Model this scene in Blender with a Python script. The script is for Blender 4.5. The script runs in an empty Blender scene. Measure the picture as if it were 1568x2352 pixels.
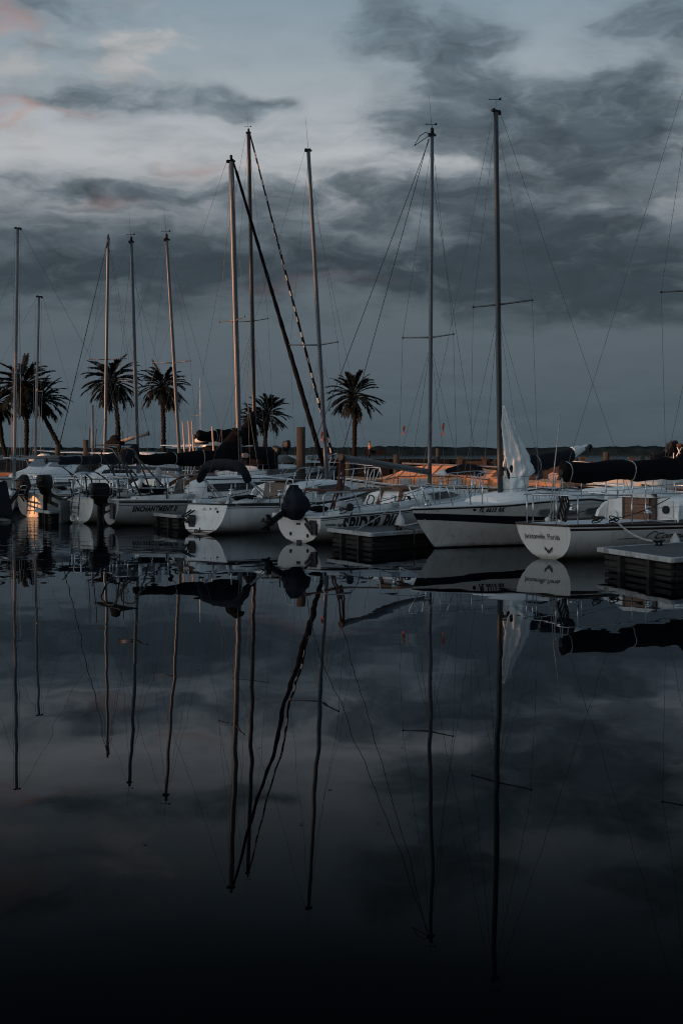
import bpy, bmesh, math, random
from mathutils import Vector, Matrix, noise
rnd = random.Random(7)
SC = bpy.context.scene
COL = SC.collection
R = math.radians
sin, cos, pi = math.sin, math.cos, math.pi

# ------------------------------------------------------------------ survey of the place
# the camera stands 2 m above the water at the origin, looking along +Y; F = focal length in sheet units
F, CX, HZ, CH = 3267.0, 784.0, 1042.0, 2.0
def P(x, y, d):
    return Vector(((x - CX) / F * d, d, CH - (y - HZ) / F * d))
def W(x, y, z=0.0):
    d = (CH - z) * F / (y - HZ)
    return Vector(((x - CX) / F * d, d, z))

# ------------------------------------------------------------------ mesh builder
class MB:
    def __init__(s):
        s.v, s.f, s.m, s.sm = [], [], [], []
    def add(s, vs, fs, mi=0, sm=False):
        o = len(s.v)
        s.v += [Vector(v) for v in vs]
        for k, f in enumerate(fs):
            s.f.append([i + o for i in f]); s.m.append(mi[k] if isinstance(mi, list) else mi); s.sm.append(sm)
        return s
    def box(s, c, sz, rot=None, mi=0):
        c = Vector(c); hx, hy, hz = [k / 2 for k in sz]
        vs = [Vector((x, y, z)) for x in (-hx, hx) for y in (-hy, hy) for z in (-hz, hz)]
        if rot is not None: vs = [rot @ v for v in vs]
        return s.add([v + c for v in vs], [(0,1,3,2),(4,6,7,5),(0,4,5,1),(2,3,7,6),(0,2,6,4),(1,5,7,3)], mi)
    def beam(s, a, b, w, h, mi=0):
        a, b = Vector(a), Vector(b); d = b - a; L = d.length; d = d / L
        up = Vector((0, 0, 1)) if abs(d.z) < .95 else Vector((1, 0, 0))
        sd = d.cross(up).normalized(); up = sd.cross(d)
        return s.box((a + b) / 2, (L, w, h), Matrix((d, sd, up)).transposed(), mi)
    def loft(s, rings, closed=True, cap=(True, True), mi=0, sm=True):
        n = len(rings[0]); vs = [p for r in rings for p in r]; fs = []; ms = []
        for i in range(len(rings) - 1):
            for j in range(n if closed else n - 1):
                k = (j + 1) % n
                fs.append((i*n+j, i*n+k, (i+1)*n+k, (i+1)*n+j)); ms.append(mi)
        o = len(s.v); s.add(vs, fs, ms, sm)
        if closed:
            if cap[0]: s.f.append([o + j for j in range(n)][::-1]); s.m.append(mi); s.sm.append(False)
            if cap[1]: s.f.append([o + (len(rings)-1)*n + j for j in range(n)]); s.m.append(mi); s.sm.append(False)
        return s
    def tube(s, pts, r, n=6, mi=0, cap=True, flat=1.0):
        pts = [Vector(p) for p in pts]
        rr = r if isinstance(r, (list, tuple)) else [r] * len(pts)
        rings = []; prev = None
        for i, p in enumerate(pts):
            t = (pts[min(i+1, len(pts)-1)] - pts[max(i-1, 0)])
            if t.length < 1e-9: t = Vector((0, 0, 1))
            t.normalize()
            if prev is None:
                a = Vector((0, 0, 1)) if abs(t.z) < .9 else Vector((1, 0, 0))
                u = (a - t * a.dot(t)).normalized()
            else:
                u = prev - t * prev.dot(t)
                u = u.normalized() if u.length > 1e-6 else prev
            prev = u; w = t.cross(u)
            rings.append([p + u * (cos(2*pi*k/n) * rr[i]) + w * (sin(2*pi*k/n) * rr[i] * flat) for k in range(n)])
        return s.loft(rings, True, (cap, cap), mi, n > 4)
    def lathe(s, prof, c=(0,0,0), n=14, mi=0, M=None):
        c = Vector(c); rings = []
        for r, z in prof:
            ring = [Vector((r * cos(2*pi*k/n), r * sin(2*pi*k/n), z)) for k in range(n)]
            if M is not None: ring = [M @ q for q in ring]
            rings.append([q + c for q in ring])
        return s.loft(rings, True, (True, True), mi, True)
    def prism(s, poly, off, mi=0):
        a = [Vector(p) for p in poly]; b = [p + Vector(off) for p in a]; n = len(a)
        s.add(a + b, [list(range(n))[::-1], list(range(n, 2*n))] + [(i, (i+1) % n, n + (i+1) % n, n + i) for i in range(n)], mi)
        return s
    def ball(s, c, r, n=10, m=7, mi=0):
        sc = r if isinstance(r, (tuple, list)) else (r, r, r)
        c = Vector(c); rings = []
        for i in range(m + 1):
            a = -pi/2 + pi * i / m; q = max(cos(a), .02)
            rings.append([c + Vector((sc[0]*q*cos(2*pi*k/n), sc[1]*q*sin(2*pi*k/n), sc[2]*sin(a))) for k in range(n)])
        return s.loft(rings, True, (True, True), mi, True)
    def xf(s, fn):
        s.v = [Vector(fn(v)) for v in s.v]; return s
    def build(s, name, mats, parent=None, loc=None, bevel=0):
        me = bpy.data.meshes.new(name)
        vs = s.v
        if loc is not None: loc = Vector(loc); vs = [v - loc for v in vs]
        me.from_pydata([tuple(v) for v in vs], [], s.f)
        for m in (mats if isinstance(mats, (list, tuple)) else [mats]): me.materials.append(m)
        me.polygons.foreach_set('material_index', s.m)
        me.polygons.foreach_set('use_smooth', s.sm)
        bm = bmesh.new(); bm.from_mesh(me); bmesh.ops.recalc_face_normals(bm, faces=bm.faces[:]); bm.to_mesh(me); bm.free()
        me.update()
        o = bpy.data.objects.new(name, me); COL.objects.link(o)
        if parent is not None: o.parent = parent
        if loc is not None: o.location = loc
        if bevel:
            b = o.modifiers.new('bevel', 'BEVEL'); b.width = bevel; b.segments = 2; b.limit_method = 'ANGLE'
        return o

def tag(o, label=None, cat=None, group=None, kind=None):
    if label: o['label'] = label
    if cat: o['category'] = cat
    if group: o['group'] = group
    if kind: o['kind'] = kind
    return o
def empty(name, loc, rz=0):
    o = bpy.data.objects.new(name, None); COL.objects.link(o); o.location = loc; o.rotation_euler = (0, 0, rz)
    o.empty_display_size = .2
    return o
def lerp(a, b, t): return a + (b - a) * t
def sst(a, b, x):
    t = max(0, min(1, (x - a) / (b - a))); return t * t * (3 - 2 * t)
def table(tb, x):
    if not isinstance(tb, (list, tuple)): return tb
    if x <= tb[0][0]: return tb[0][1]
    for (a, va), (b, vb) in zip(tb, tb[1:]):
        if x <= b: return lerp(va, vb, (lambda t: .45 * t + .55 * t * t * (3 - 2 * t))((x - a) / (b - a)))
    return tb[-1][1]
def sag(a, b, s, n=10):
    a, b = Vector(a), Vector(b)
    return [a.lerp(b, i / n) - Vector((0, 0, s * 4 * (i / n) * (1 - i / n))) for i in range(n + 1)]

# ------------------------------------------------------------------ materials
def lin(c):
    c = c / 255.0
    return c / 12.92 if c <= .04045 else ((c + .055) / 1.055) ** 2.4
def srgb(r, g, b): return (lin(r), lin(g), lin(b), 1)

class NT:
    """a small helper to write node trees"""
    def __init__(s, tree): s.t = tree; s.n = tree.nodes; s.l = tree.links
    def new(s, kind, **kw):
        n = s.n.new(kind)
        for k, v in kw.items(): setattr(n, k, v)
        return n
    def put(s, sock, v):
        if hasattr(v, 'is_output') or isinstance(v, bpy.types.NodeSocket): s.l.new(v, sock)
        elif isinstance(v, (int, float)) and sock.type in ('RGBA', 'VECTOR'):
            sock.default_value = (v,) * 3 + ((1,) if sock.type == 'RGBA' else ())
        else: sock.default_value = v
    def m(s, op, a, b=0.0, c=0.0, clamp=False):
        n = s.new('ShaderNodeMath', operation=op, use_clamp=clamp)
        s.put(n.inputs[0], a); s.put(n.inputs[1], b); s.put(n.inputs[2], c)
        return n.outputs[0]
    def vm(s, op, a, b=(0,0,0), out=0):
        n = s.new('ShaderNodeVectorMath', operation=op)
        s.put(n.inputs[0], a); s.put(n.inputs[1], b)
        return n.outputs[out]
    def mix(s, f, a, b, blend='MIX'):
        n = s.new('ShaderNodeMix', data_type='RGBA', blend_type=blend)
        s.put(n.inputs[0], f); s.put(n.inputs[6], a); s.put(n.inputs[7], b)
        return n.outputs[2]
    def rng(s, v, a, b, c=0.0, d=1.0, smooth=True):
        n = s.new('ShaderNodeMapRange', interpolation_type='SMOOTHSTEP' if smooth else 'LINEAR')
        s.put(n.inputs[0], v)
        for i, k in enumerate((a, b, c, d)): s.put(n.inputs[i+1], k)
        return n.outputs[0]
    def noise(s, vec, scale=5, detail=4, rough=.5, dist=0.0, out=0):
        n = s.new('ShaderNodeTexNoise')
        if vec is not None: s.put(n.inputs['Vector'], vec)
        n.inputs['Scale'].default_value = scale; n.inputs['Detail'].default_value = detail
        n.inputs['Roughness'].default_value = rough; n.inputs['Distortion'].default_value = dist
        return n.outputs[out]
    def ramp(s, f, stops, interp='LINEAR'):
        n = s.new('ShaderNodeValToRGB'); n.color_ramp.interpolation = interp; e = n.color_ramp.elements
        while len(e) < len(stops): e.new(.5)
        for i, (p, c) in enumerate(stops): e[i].position = p; e[i].color = c
        s.put(n.inputs[0], f); return n.outputs[0]
    def xyz(s, v):
        n = s.new('ShaderNodeSeparateXYZ'); s.put(n.inputs[0], v); return n.outputs
    def comb(s, x, y, z=0.0):
        n = s.new('ShaderNodeCombineXYZ')
        for i, k in enumerate((x, y, z)): s.put(n.inputs[i], k)
        return n.outputs[0]

def mat(name, col, rough=.5, metal=0.0, var=.15, vscale=6.0, stretch=(1,1,1), dirt=None, dirt_amt=0.0, bump=0.0, bscale=30.0, coat=0.0, spec=None, vdetail=5):
    m = bpy.data.materials.new(name); m.use_nodes = True
    t = NT(m.node_tree); bs = t.n['Principled BSDF']
    tc = t.new('ShaderNodeTexCoord').outputs['Object']
    mp = t.new('ShaderNodeMapping'); t.put(mp.inputs[0], tc); mp.inputs['Scale'].default_value = stretch
    n1 = t.noise(mp.outputs[0], vscale, vdetail, .6)
    c = tuple(col[:3]) + (1,)
    lo = tuple(k * (1 - var) for k in c[:3]) + (1,); hi = tuple(min(1, k * (1 + var)) for k in c[:3]) + (1,)
    cc = t.ramp(n1, [(.3, lo), (.7, hi)])
    if dirt:
        n2 = t.noise(mp.outputs[0], vscale * .45, 6, .65)
        cc = t.mix(t.m('MULTIPLY', t.rng(n2, .5, .75), dirt_amt), cc, tuple(dirt[:3]) + (1,))
    t.l.new(cc, bs.inputs['Base Color'])
    bs.inputs['Metallic'].default_value = metal
    t.l.new(t.rng(n1, .3, .7, max(.02, rough - .08), min(1, rough + .08), False), bs.inputs['Roughness'])
    if coat: bs.inputs['Coat Weight'].default_value = coat; bs.inputs['Coat Roughness'].default_value = .15
    if spec is not None: bs.inputs['Specular IOR Level'].default_value = spec
    if bump:
        b = t.new('ShaderNodeBump'); b.inputs['Strength'].default_value = bump; b.inputs['Distance'].default_value = .02
        t.l.new(t.noise(mp.outputs[0], bscale, 4, .6), b.inputs['Height']); t.l.new(b.outputs[0], bs.inputs['Normal'])
    return m

M = {}
def G(name, c, dirt=(.22,.19,.15), amt=.35, rough=.32):
    m = M[name] = mat(name, c, rough, 0, .05, 3.0, (1,1,.35), dirt, amt, .03, 60, .25)
    # run marks below the fittings and a scum line just over the water: stains of the paint itself
    t = NT(m.node_tree); bs = t.n['Principled BSDF']; src = bs.inputs['Base Color'].links[0].from_socket
    o = t.new('ShaderNodeTexCoord').outputs['Object']; z = t.xyz(o)[2]
    st = t.rng(t.noise(t.vm('MULTIPLY', o, (9, 9, .5)), 1.0, 4, .6), .56, .74)
    c2 = t.mix(t.m('MULTIPLY', st, .38), src, (.20, .165, .12, 1))
    sc = t.rng(t.m('ADD', z, t.m('MULTIPLY', t.noise(t.vm('MULTIPLY', o, (3, 3, 1)), 2.0, 5, .65), .16)), .20, .09)
    c2 = t.mix(t.m('MULTIPLY', sc, .62), c2, (.115, .095, .06, 1))
    t.l.new(c2, bs.inputs['Base Color'])
G('gelcoat', (.68,.69,.68)); G('gelcoat_cream', (.66,.60,.52)); G('gelcoat_grey', (.36,.385,.41)); G('gelcoat_worn', (.60,.60,.58), (.2,.16,.12), .6, .45)
G('gelcoat_clean', (.80,.80,.785), (.4,.36,.3), .2, .3); G('hull_tan', (.60,.34,.20))
M['deck'] = mat('deck', (.62,.63,.64), .55, 0, .08, 4, (1,1,1), (.25,.22,.18), .4, .08, 90)
M['bottom'] = mat('bottom', (.012,.013,.016), .5, 0, .3, 8, (1,1,.3))
M['bottom_brown'] = mat('bottom_brown', (.10,.055,.035), .6, 0, .4, 9, (1,1,.4))
M['stripe'] = mat('stripe', (.010,.011,.016), .35, 0, .2, 8)
M['stripe_brown'] = mat('stripe_brown', (.035,.018,.012), .4, 0, .3, 8)
M['letter'] = mat('letter', (.008,.008,.012), .5, 0, .2, 30)
M['window'] = mat('window', (.012,.014,.017), .12, 0, .2, 6, coat=.3)
M['window_grey'] = mat('window_grey', (.17,.19,.21), .3, 0, .2, 6)
M['alu'] = mat('alu', (.105,.116,.128), .42, .3, .12, 5, (1,1,.1), (.15,.14,.13), .4)
M['alu_dark'] = mat('alu_dark', (.055,.06,.065), .45, .4, .25, 5, (1,1,.1), (.05,.05,.05), .5)
M['alu_tan'] = mat('alu_tan', (.50,.36,.26), .5, .1, .15, 5, (1,1,.1))
M['wood_mast'] = mat('wood_mast', (.036,.017,.010), .4, 0, .35, 6, (4,4,.2), bump=.05)
M['steel'] = mat('steel', (.55,.57,.58), .25, .85, .1, 9)
M['white_tube'] = mat('white_tube', (.62,.63,.63), .4, .1, .1, 9)
M['wire'] = mat('wire', (.10,.11,.12), .45, .6, .1, 9)
M['wire_dark'] = mat('wire_dark', (.02,.022,.025), .6, .2, .1, 9)
M['canvas_black'] = mat('canvas_black', (.006,.006,.008), .95, 0, .3, 5, bump=.35, bscale=14, spec=.1)
M['canvas_navy'] = mat('canvas_navy', (.010,.0135,.021), .9, 0, .3, 5, bump=.35, bscale=14, spec=.2)
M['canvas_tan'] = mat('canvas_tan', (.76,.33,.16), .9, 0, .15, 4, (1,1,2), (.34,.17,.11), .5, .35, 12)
M['canvas_brown'] = mat('canvas_brown', (.30,.16,.11), .9, 0, .2, 4, bump=.35, bscale=12)
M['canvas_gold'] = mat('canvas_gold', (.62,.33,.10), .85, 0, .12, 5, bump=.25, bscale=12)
M['canvas_pink'] = mat('canvas_pink', (.62,.42,.34), .9, 0, .12, 5, bump=.25, bscale=12)
M['canvas_grey'] = mat('canvas_grey', (.40,.42,.42), .9, 0, .12, 5, (1,1,.6), (.25,.25,.24), .5, .3, 12)
M['sailcloth'] = mat('sailcloth', (.76,.79,.79), .8, 0, .1, 5, (1,1,.5), (.33,.33,.31), .5, .3, 10)
M['black'] = mat('black', (.006,.006,.007), .5, 0, .3, 12, spec=.25)
M['rubber'] = mat('rubber', (.012,.0125,.013), .6, 0, .3, 12)
M['teak'] = mat('teak', (.16,.065,.03), .45, 0, .3, 6, (3,3,.4), bump=.1)
M['door_wood'] = mat('door_wood', (.17,.075,.04), .4, 0, .2, 3, (.4,3,3), bump=.05)
M['hatch_wood'] = mat('hatch_wood', (.13,.095,.075), .6, 0, .35, 5, (.5,3,3), bump=.1)
M['rope'] = mat('rope', (.35,.36,.36), .9, 0, .25, 40, bump=.4, bscale=60)
M['rope_dark'] = mat('rope_dark', (.018,.016,.016), .9, 0, .25, 40)
M['rope_red'] = mat('rope_red', (.08,.025,.02), .9, 0, .3, 40)
M['red'] = mat('red', (.85,.10,.035), .6, 0, .1, 9)
M['fender'] = mat('fender', (.62,.63,.63), .45, 0, .06, 6, (1,1,1), (.25,.22,.2), .4)
M['plank'] = mat('plank', (.062,.068,.072), .85, 0, .3, 5, (1,6,1), (.05,.05,.05), .5, .25, 30)
M['plank_rim'] = mat('plank_rim', (.36,.37,.37), .8, 0, .3, 5, (2,2,1), (.04,.035,.03), .9, .3, 25)
M['crib'] = mat('crib', (.012,.011,.010), .9, 0, .6, 4, (1,1,5), (.03,.027,.024), .5, .5, 12)
M['pile_wood'] = mat('pile_wood', (.03,.025,.02), .9, 0, .5, 5, (5,5,.35), (.09,.07,.04), .5, .5, 20)
M['pier_wood'] = mat('pier_wood', (.055,.036,.027), .85, 0, .35, 2, (1,1,4), (.05,.04,.035), .5, .3, 10)
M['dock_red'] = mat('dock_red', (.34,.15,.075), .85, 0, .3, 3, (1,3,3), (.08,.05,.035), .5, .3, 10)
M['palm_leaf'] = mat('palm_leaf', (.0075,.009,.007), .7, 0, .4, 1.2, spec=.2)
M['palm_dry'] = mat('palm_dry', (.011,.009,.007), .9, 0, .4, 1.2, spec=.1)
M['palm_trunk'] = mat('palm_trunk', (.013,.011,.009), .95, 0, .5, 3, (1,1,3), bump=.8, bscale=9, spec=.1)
M['rock'] = mat('rock', (.010,.011,.012), .95, 0, .5, 1.2, bump=.8, bscale=3, spec=.1)
M['dark_timber'] = mat('dark_timber', (.007,.0068,.0068), .9, 0, .4, 2, (1,1,3), bump=.3, bscale=6, spec=.2)
M['forest'] = mat('forest', (.011,.020,.024), 1, 0, .35, .03, (1,1,2.5), spec=0)
M['skin'] = mat('skin', (.40,.20,.13), .6, 0, .05, 9)
M['cloth_orange'] = mat('cloth_orange', (.55,.20,.09), .8, 0, .1, 9)
M['cloth_dark'] = mat('cloth_dark', (.012,.013,.016), .9, 0, .2, 9)
M['hair'] = mat('hair', (.012,.009,.008), .7, 0, .2, 20)
M['radar'] = mat('radar', (.74,.73,.71), .35, 0, .04, 6)
# ------------------------------------------------------------------ sky
SUN_AZ = Vector((-.924, -.382, 0)).normalized(); SUN_EL = R(3.5)
def sky():
    w = bpy.data.worlds.new('World'); SC.world = w; w.use_nodes = True
    t = NT(w.node_tree); t.n.clear()
    out = t.new('ShaderNodeOutputWorld'); bg = t.new('ShaderNodeBackground')
    t.l.new(bg.outputs[0], out.inputs[0])
    d = t.new('ShaderNodeTexCoord').outputs['Generated']
    X, Y, Z = t.xyz(d)[:]
    el = t.m('ARCSINE', Z); az = t.m('ARCTAN2', X, Y)
    K = F / 100.0                                     # 100 sheet units of angle = 1
    u = t.m('MULTIPLY', az, K); v = t.m('MULTIPLY', t.m('ABSOLUTE', el), K)
    uv = t.comb(u, v, 0.0)
    st = t.vm('MULTIPLY', uv, (1, 2.0, 1))
    wn = t.noise(st, .5, 4, .5, out=1)
    wv = t.vm('MULTIPLY', t.vm('SUBTRACT', wn, (.5, .5, .5)), (2.6, 1.3, 0))
    uvw = t.vm('ADD', uv, wv)
    fb = t.noise(t.vm('ADD', st, t.vm('MULTIPLY', wv, (1.2, 1.2, 0))), .75, 7, .56)
    fb2 = t.noise(t.vm('ADD', t.vm('MULTIPLY', uv, (1, 3.4, 1)), (17, 5, 0)), .42, 6, .55)
    def blobs(lst, vec):
        tot = None
        for (bx, by, sx, sy, a) in lst:
            p = math.atan((bx - CX) / F); q = math.atan((HZ - by) / F * cos(p))
            c = (p * K, q * K, 0)
            q1 = t.vm('MULTIPLY', t.vm('SUBTRACT', vec, c), (100 / sx, 100 / sy, 1))
            ln = t.vm('LENGTH', q1, out=1)
            b = t.rng(ln, 0, 2.1, a * .92, 0.0)
            tot = b if tot is None else t.m('ADD', tot, b)
        return tot
    dark = [# the leaning column of cloud at the right of the blue gap
            (905,20,55,28,.55),(950,95,120,62,.85),(1060,110,90,60,.7),(1110,185,90,62,.75),(1010,250,110,45,.7),(960,310,75,32,.6),(1090,300,110,45,.55),
            # the bank that fills the right side
            (1370,215,170,48,.75),(1480,250,130,60,.7),(1300,290,190,50,.6),(1500,95,110,90,.65),(1570,20,120,60,.65),
            (1230,400,180,60,.6),(1090,470,150,50,.6),(1260,490,190,70,.65),(1400,570,200,62,.9),(1250,640,270,85,.9),(1470,690,220,58,1.05),
            (1100,620,180,60,.6),(930,650,180,45,.5),(1000,560,160,40,.4),
            # streaked bands across the middle and left
            (880,450,180,34,.55),(700,430,160,26,.5),(800,500,190,24,.35),(780,590,220,46,.5),(560,540,220,30,.4),(600,640,240,50,.45),(460,600,200,44,.45),
            (240,222,130,34,.5),(90,205,140,34,.42),(530,243,70,18,.6),(610,245,50,14,.5),(400,235,120,22,.45),(100,15,170,32,.7),(60,105,90,26,.35),(210,120,80,20,.3),
            (110,443,260,17,.5),(430,462,260,26,.5),(784,560,900,130,.26),(60,480,120,8,.3),(100,590,330,58,.80),(320,640,320,80,.55),(60,690,240,60,.5),
            (1300,900,460,200,.22),(300,760,500,60,.18),
            # rifts of lighter sky
            (1335,345,50,16,-.35),(1215,150,46,36,-.3),(1060,368,80,18,-.5),(1490,470,90,24,-.2),(1550,530,60,20,-.25),(1480,320,170,70,.65),(1510,390,130,70,.5),(1060,350,200,55,.32),(1200,240,120,50,.35),(1250,340,150,40,.35),(1550,180,40,50,-.25),(1420,120,34,30,-.3),
            (1400,430,60,16,-.15),(820,540,120,12,-.35),(760,400,110,10,-.3),(1440,765,130,16,-.3),(950,735,120,14,-.2)]
    den = blobs(dark, uvw)
    den = t.m('MULTIPLY', den, t.rng(fb, .28, .72, .45, 1.55, False))
    # finer streaks, strongest in the middle heights where the deck is layered
    band = t.m('MULTIPLY', t.rng(v, 1.2, 4.2), t.rng(v, 8.6, 5.6))
    fb3 = t.noise(t.vm('ADD', t.vm('MULTIPLY', uvw, (.9, 4.6, 1)), (3, 31, 0)), .55, 7, .58)
    den = t.m('ADD', den, t.m('MULTIPLY', t.m('SUBTRACT', fb2, .5), t.m('ADD', .5, t.m('MULTIPLY', band, .7))))
    den = t.m('ADD', den, t.m('MULTIPLY', t.m('SUBTRACT', fb3, .46), t.m('ADD', .28, t.m('MULTIPLY', band, 1.1))))
    # behind and above the picture: a broken deck of the same cloud
    far = t.rng(t.m('ABSOLUTE', az), .34, .75)
    den = t.m('ADD', den, t.m('MULTIPLY', far, t.m('MULTIPLY', t.m('SUBTRACT', fb, .40), 1.6)))
    # clear sky by elevation
    def e(y): return max(0, min(1, math.atan((HZ - y) / F) / 1.5708))
    stops = [(e(1042), srgb(71,84,92)), (e(860), srgb(84,95,104)), (e(700), srgb(94,105,112)), (e(560), srgb(112,121,127)),
             (e(470), srgb(150,155,159)), (e(370), srgb(180,184,188)), (e(250), srgb(168,175,181)), (e(120), srgb(150,163,172)),
             (e(0), srgb(136,154,167)), (e(-180), srgb(96,114,130)), (.62, srgb(80,96,114)), (1.0, srgb(80,98,118))]
    clear = t.ramp(t.m('DIVIDE', t.m('ABSOLUTE', el), 1.5708), stops)
    sk = t.new('ShaderNodeTexSky', sky_type='NISHITA'); sk.sun_disc = False
    sk.sun_elevation = SUN_EL; sk.sun_rotation = math.atan2(SUN_AZ.x, SUN_AZ.y)
    sk.air_density = 1.2; sk.dust_density = 2.0
    # the picture shows a graded dusk: the clear ramp holds its blue, the sky model adds the sunset side behind the camera
    nis = t.vm('MULTIPLY', sk.outputs[0], (SKY_K, SKY_K, SKY_K))
    back = t.rng(Y, .15, -.45)
    clear = t.mix(back, clear, nis)
    # cream light on the thin cloud high at the left
    cream = blobs([(170,70,170,60,.8),(330,110,110,50,.7),(90,150,170,30,.6),(300,175,140,26,.5),(120,330,260,50,.5),(200,480,260,18,.5),(1300,380,80,30,.35),(1500,440,70,25,.35),(1060,375,90,22,.4)], uvw)
    cream = t.m('MULTIPLY', cream, t.rng(fb, .42, .68))
    col = t.mix(t.m('MINIMUM', cream, .75), clear, srgb(186,184,182))
    deepc = t.ramp(t.m('DIVIDE', t.m('ABSOLUTE', el), 1.5708), [(e(900), srgb(54,66,73)), (e(600), srgb(55,65,73)), (e(300), srgb(72,84,93)), (e(60), srgb(84,98,108))])
    midc = t.ramp(t.m('DIVIDE', t.m('ABSOLUTE', el), 1.5708), [(e(1042), srgb(74,87,94)), (e(650), srgb(88,98,106)), (e(350), srgb(103,115,124)), (e(60), srgb(108,124,135))])
    a1 = t.rng(den, -.20, .92); a2 = t.rng(den, .34, 1.75)
    col = t.mix(t.m('MULTIPLY', a1, .88), col, midc)
    col = t.mix(t.m('MULTIPLY', a2, .92), col, deepc)
    bil = t.noise(t.vm('ADD', t.vm('MULTIPLY', uvw, (.8, 2.3, 1)), (41, 7, 0)), 1.1, 6, .55)
    k = t.rng(bil, .30, .70, -1.0, 1.0, False)
    k = t.m('ADD', 1.0, t.m('MULTIPLY', t.m('MULTIPLY', k, a1), t.m('MULTIPLY', .24, t.rng(v, 2.6, 6.5, .25, 1.0))))
    col = t.vm('MULTIPLY', col, t.comb(k, k, k))
    k2 = t.m('ADD', 1.0, t.m('MULTIPLY', t.m('SUBTRACT', fb3, .5), t.rng(v, 3.6, 1.4, 0.0, .42)))
    col = t.vm('MULTIPLY', col, t.comb(k2, k2, k2))
    pink = blobs([(0,240,56,26,1.3),(0,45,44,28,.9),(440,394,80,13,.5),(255,470,60,11,.35),(180,252,60,10,.5),(715,655,110,14,.16),(15,290,30,12,.6)], uvw)
    pink = t.m('MULTIPLY', pink, t.rng(fb, .30, .60))
    col = t.mix(t.m('MULTIPLY', t.m('MINIMUM', pink, 1.0), .55), col, srgb(182,132,120))
    # sunset glow low behind the camera, cooler light overhead behind
    sx, sy = SUN_AZ.x, SUN_AZ.y
    ca = t.m('ADD', t.m('MULTIPLY', X, sx), t.m('MULTIPLY', Y, sy))
    glow = t.m('MULTIPLY', t.rng(ca, .28, .95), t.rng(t.m('ABSOLUTE', el), .75, .02))
    glow = t.m('MULTIPLY', glow, GLOW_K)
    gl = t.vm('MULTIPLY', t.comb(glow, glow, glow), (1.0, .985, .95))
    up = t.m('MULTIPLY', t.rng(Y, .35, -.5), t.rng(Z, .0, .75, .25, 1.15))
    upc = t.vm('MULTIPLY', t.comb(up, up, up), UP_K)
    tot = t.vm('ADD', t.vm('ADD', col, gl), upc)
    t.l.new(tot, bg.inputs[0]); bg.inputs[1].default_value = 1.0
    w.cycles.sampling_method = 'MANUAL'; w.cycles.sample_map_resolution = 512
SKY_K, GLOW_K, UP_K = .02, 1.95, (.07, .125, .185)
sky()
sl = bpy.data.lights.new('Sun', 'SUN'); sl.energy = 4.2; sl.angle = R(.5); sl.color = (1.0, .44, .19)
so = bpy.data.objects.new('Sun', sl); COL.objects.link(so)
sd = (SUN_AZ * cos(SUN_EL) + Vector((0, 0, sin(SUN_EL))))
so.rotation_euler = sd.to_track_quat('Z', 'Y').to_euler(); so.location = sd * 50

DN = True
# ------------------------------------------------------------------ camera
cd = bpy.data.cameras.new('camera'); co = bpy.data.objects.new('camera', cd); COL.objects.link(co)
co.location = (0, 0, CH); co.rotation_euler = (R(90), 0, 0)
cd.sensor_fit = 'VERTICAL'; cd.sensor_height = 36; cd.lens = F / 2352 * 36
cd.shift_y = -(1176 - HZ) / 2352; cd.clip_end = 9000; cd.clip_start = .1
SC.camera = co
SC.view_settings.view_transform = 'Standard'; SC.view_settings.look = 'None'
SC.view_settings.exposure = 0; SC.view_settings.gamma = 1
SC.render.engine = 'CYCLES'
SC.cycles.max_bounces = 6; SC.cycles.glossy_bounces = 4; SC.cycles.diffuse_bounces = 3
SC.cycles.caustics_reflective = False; SC.cycles.caustics_refractive = False
SC.cycles.use_denoising = DN; SC.cycles.pixel_filter_type = 'BLACKMAN_HARRIS'; SC.cycles.filter_width = 1.05
SC.cycles.sample_clamp_indirect = 3

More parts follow.
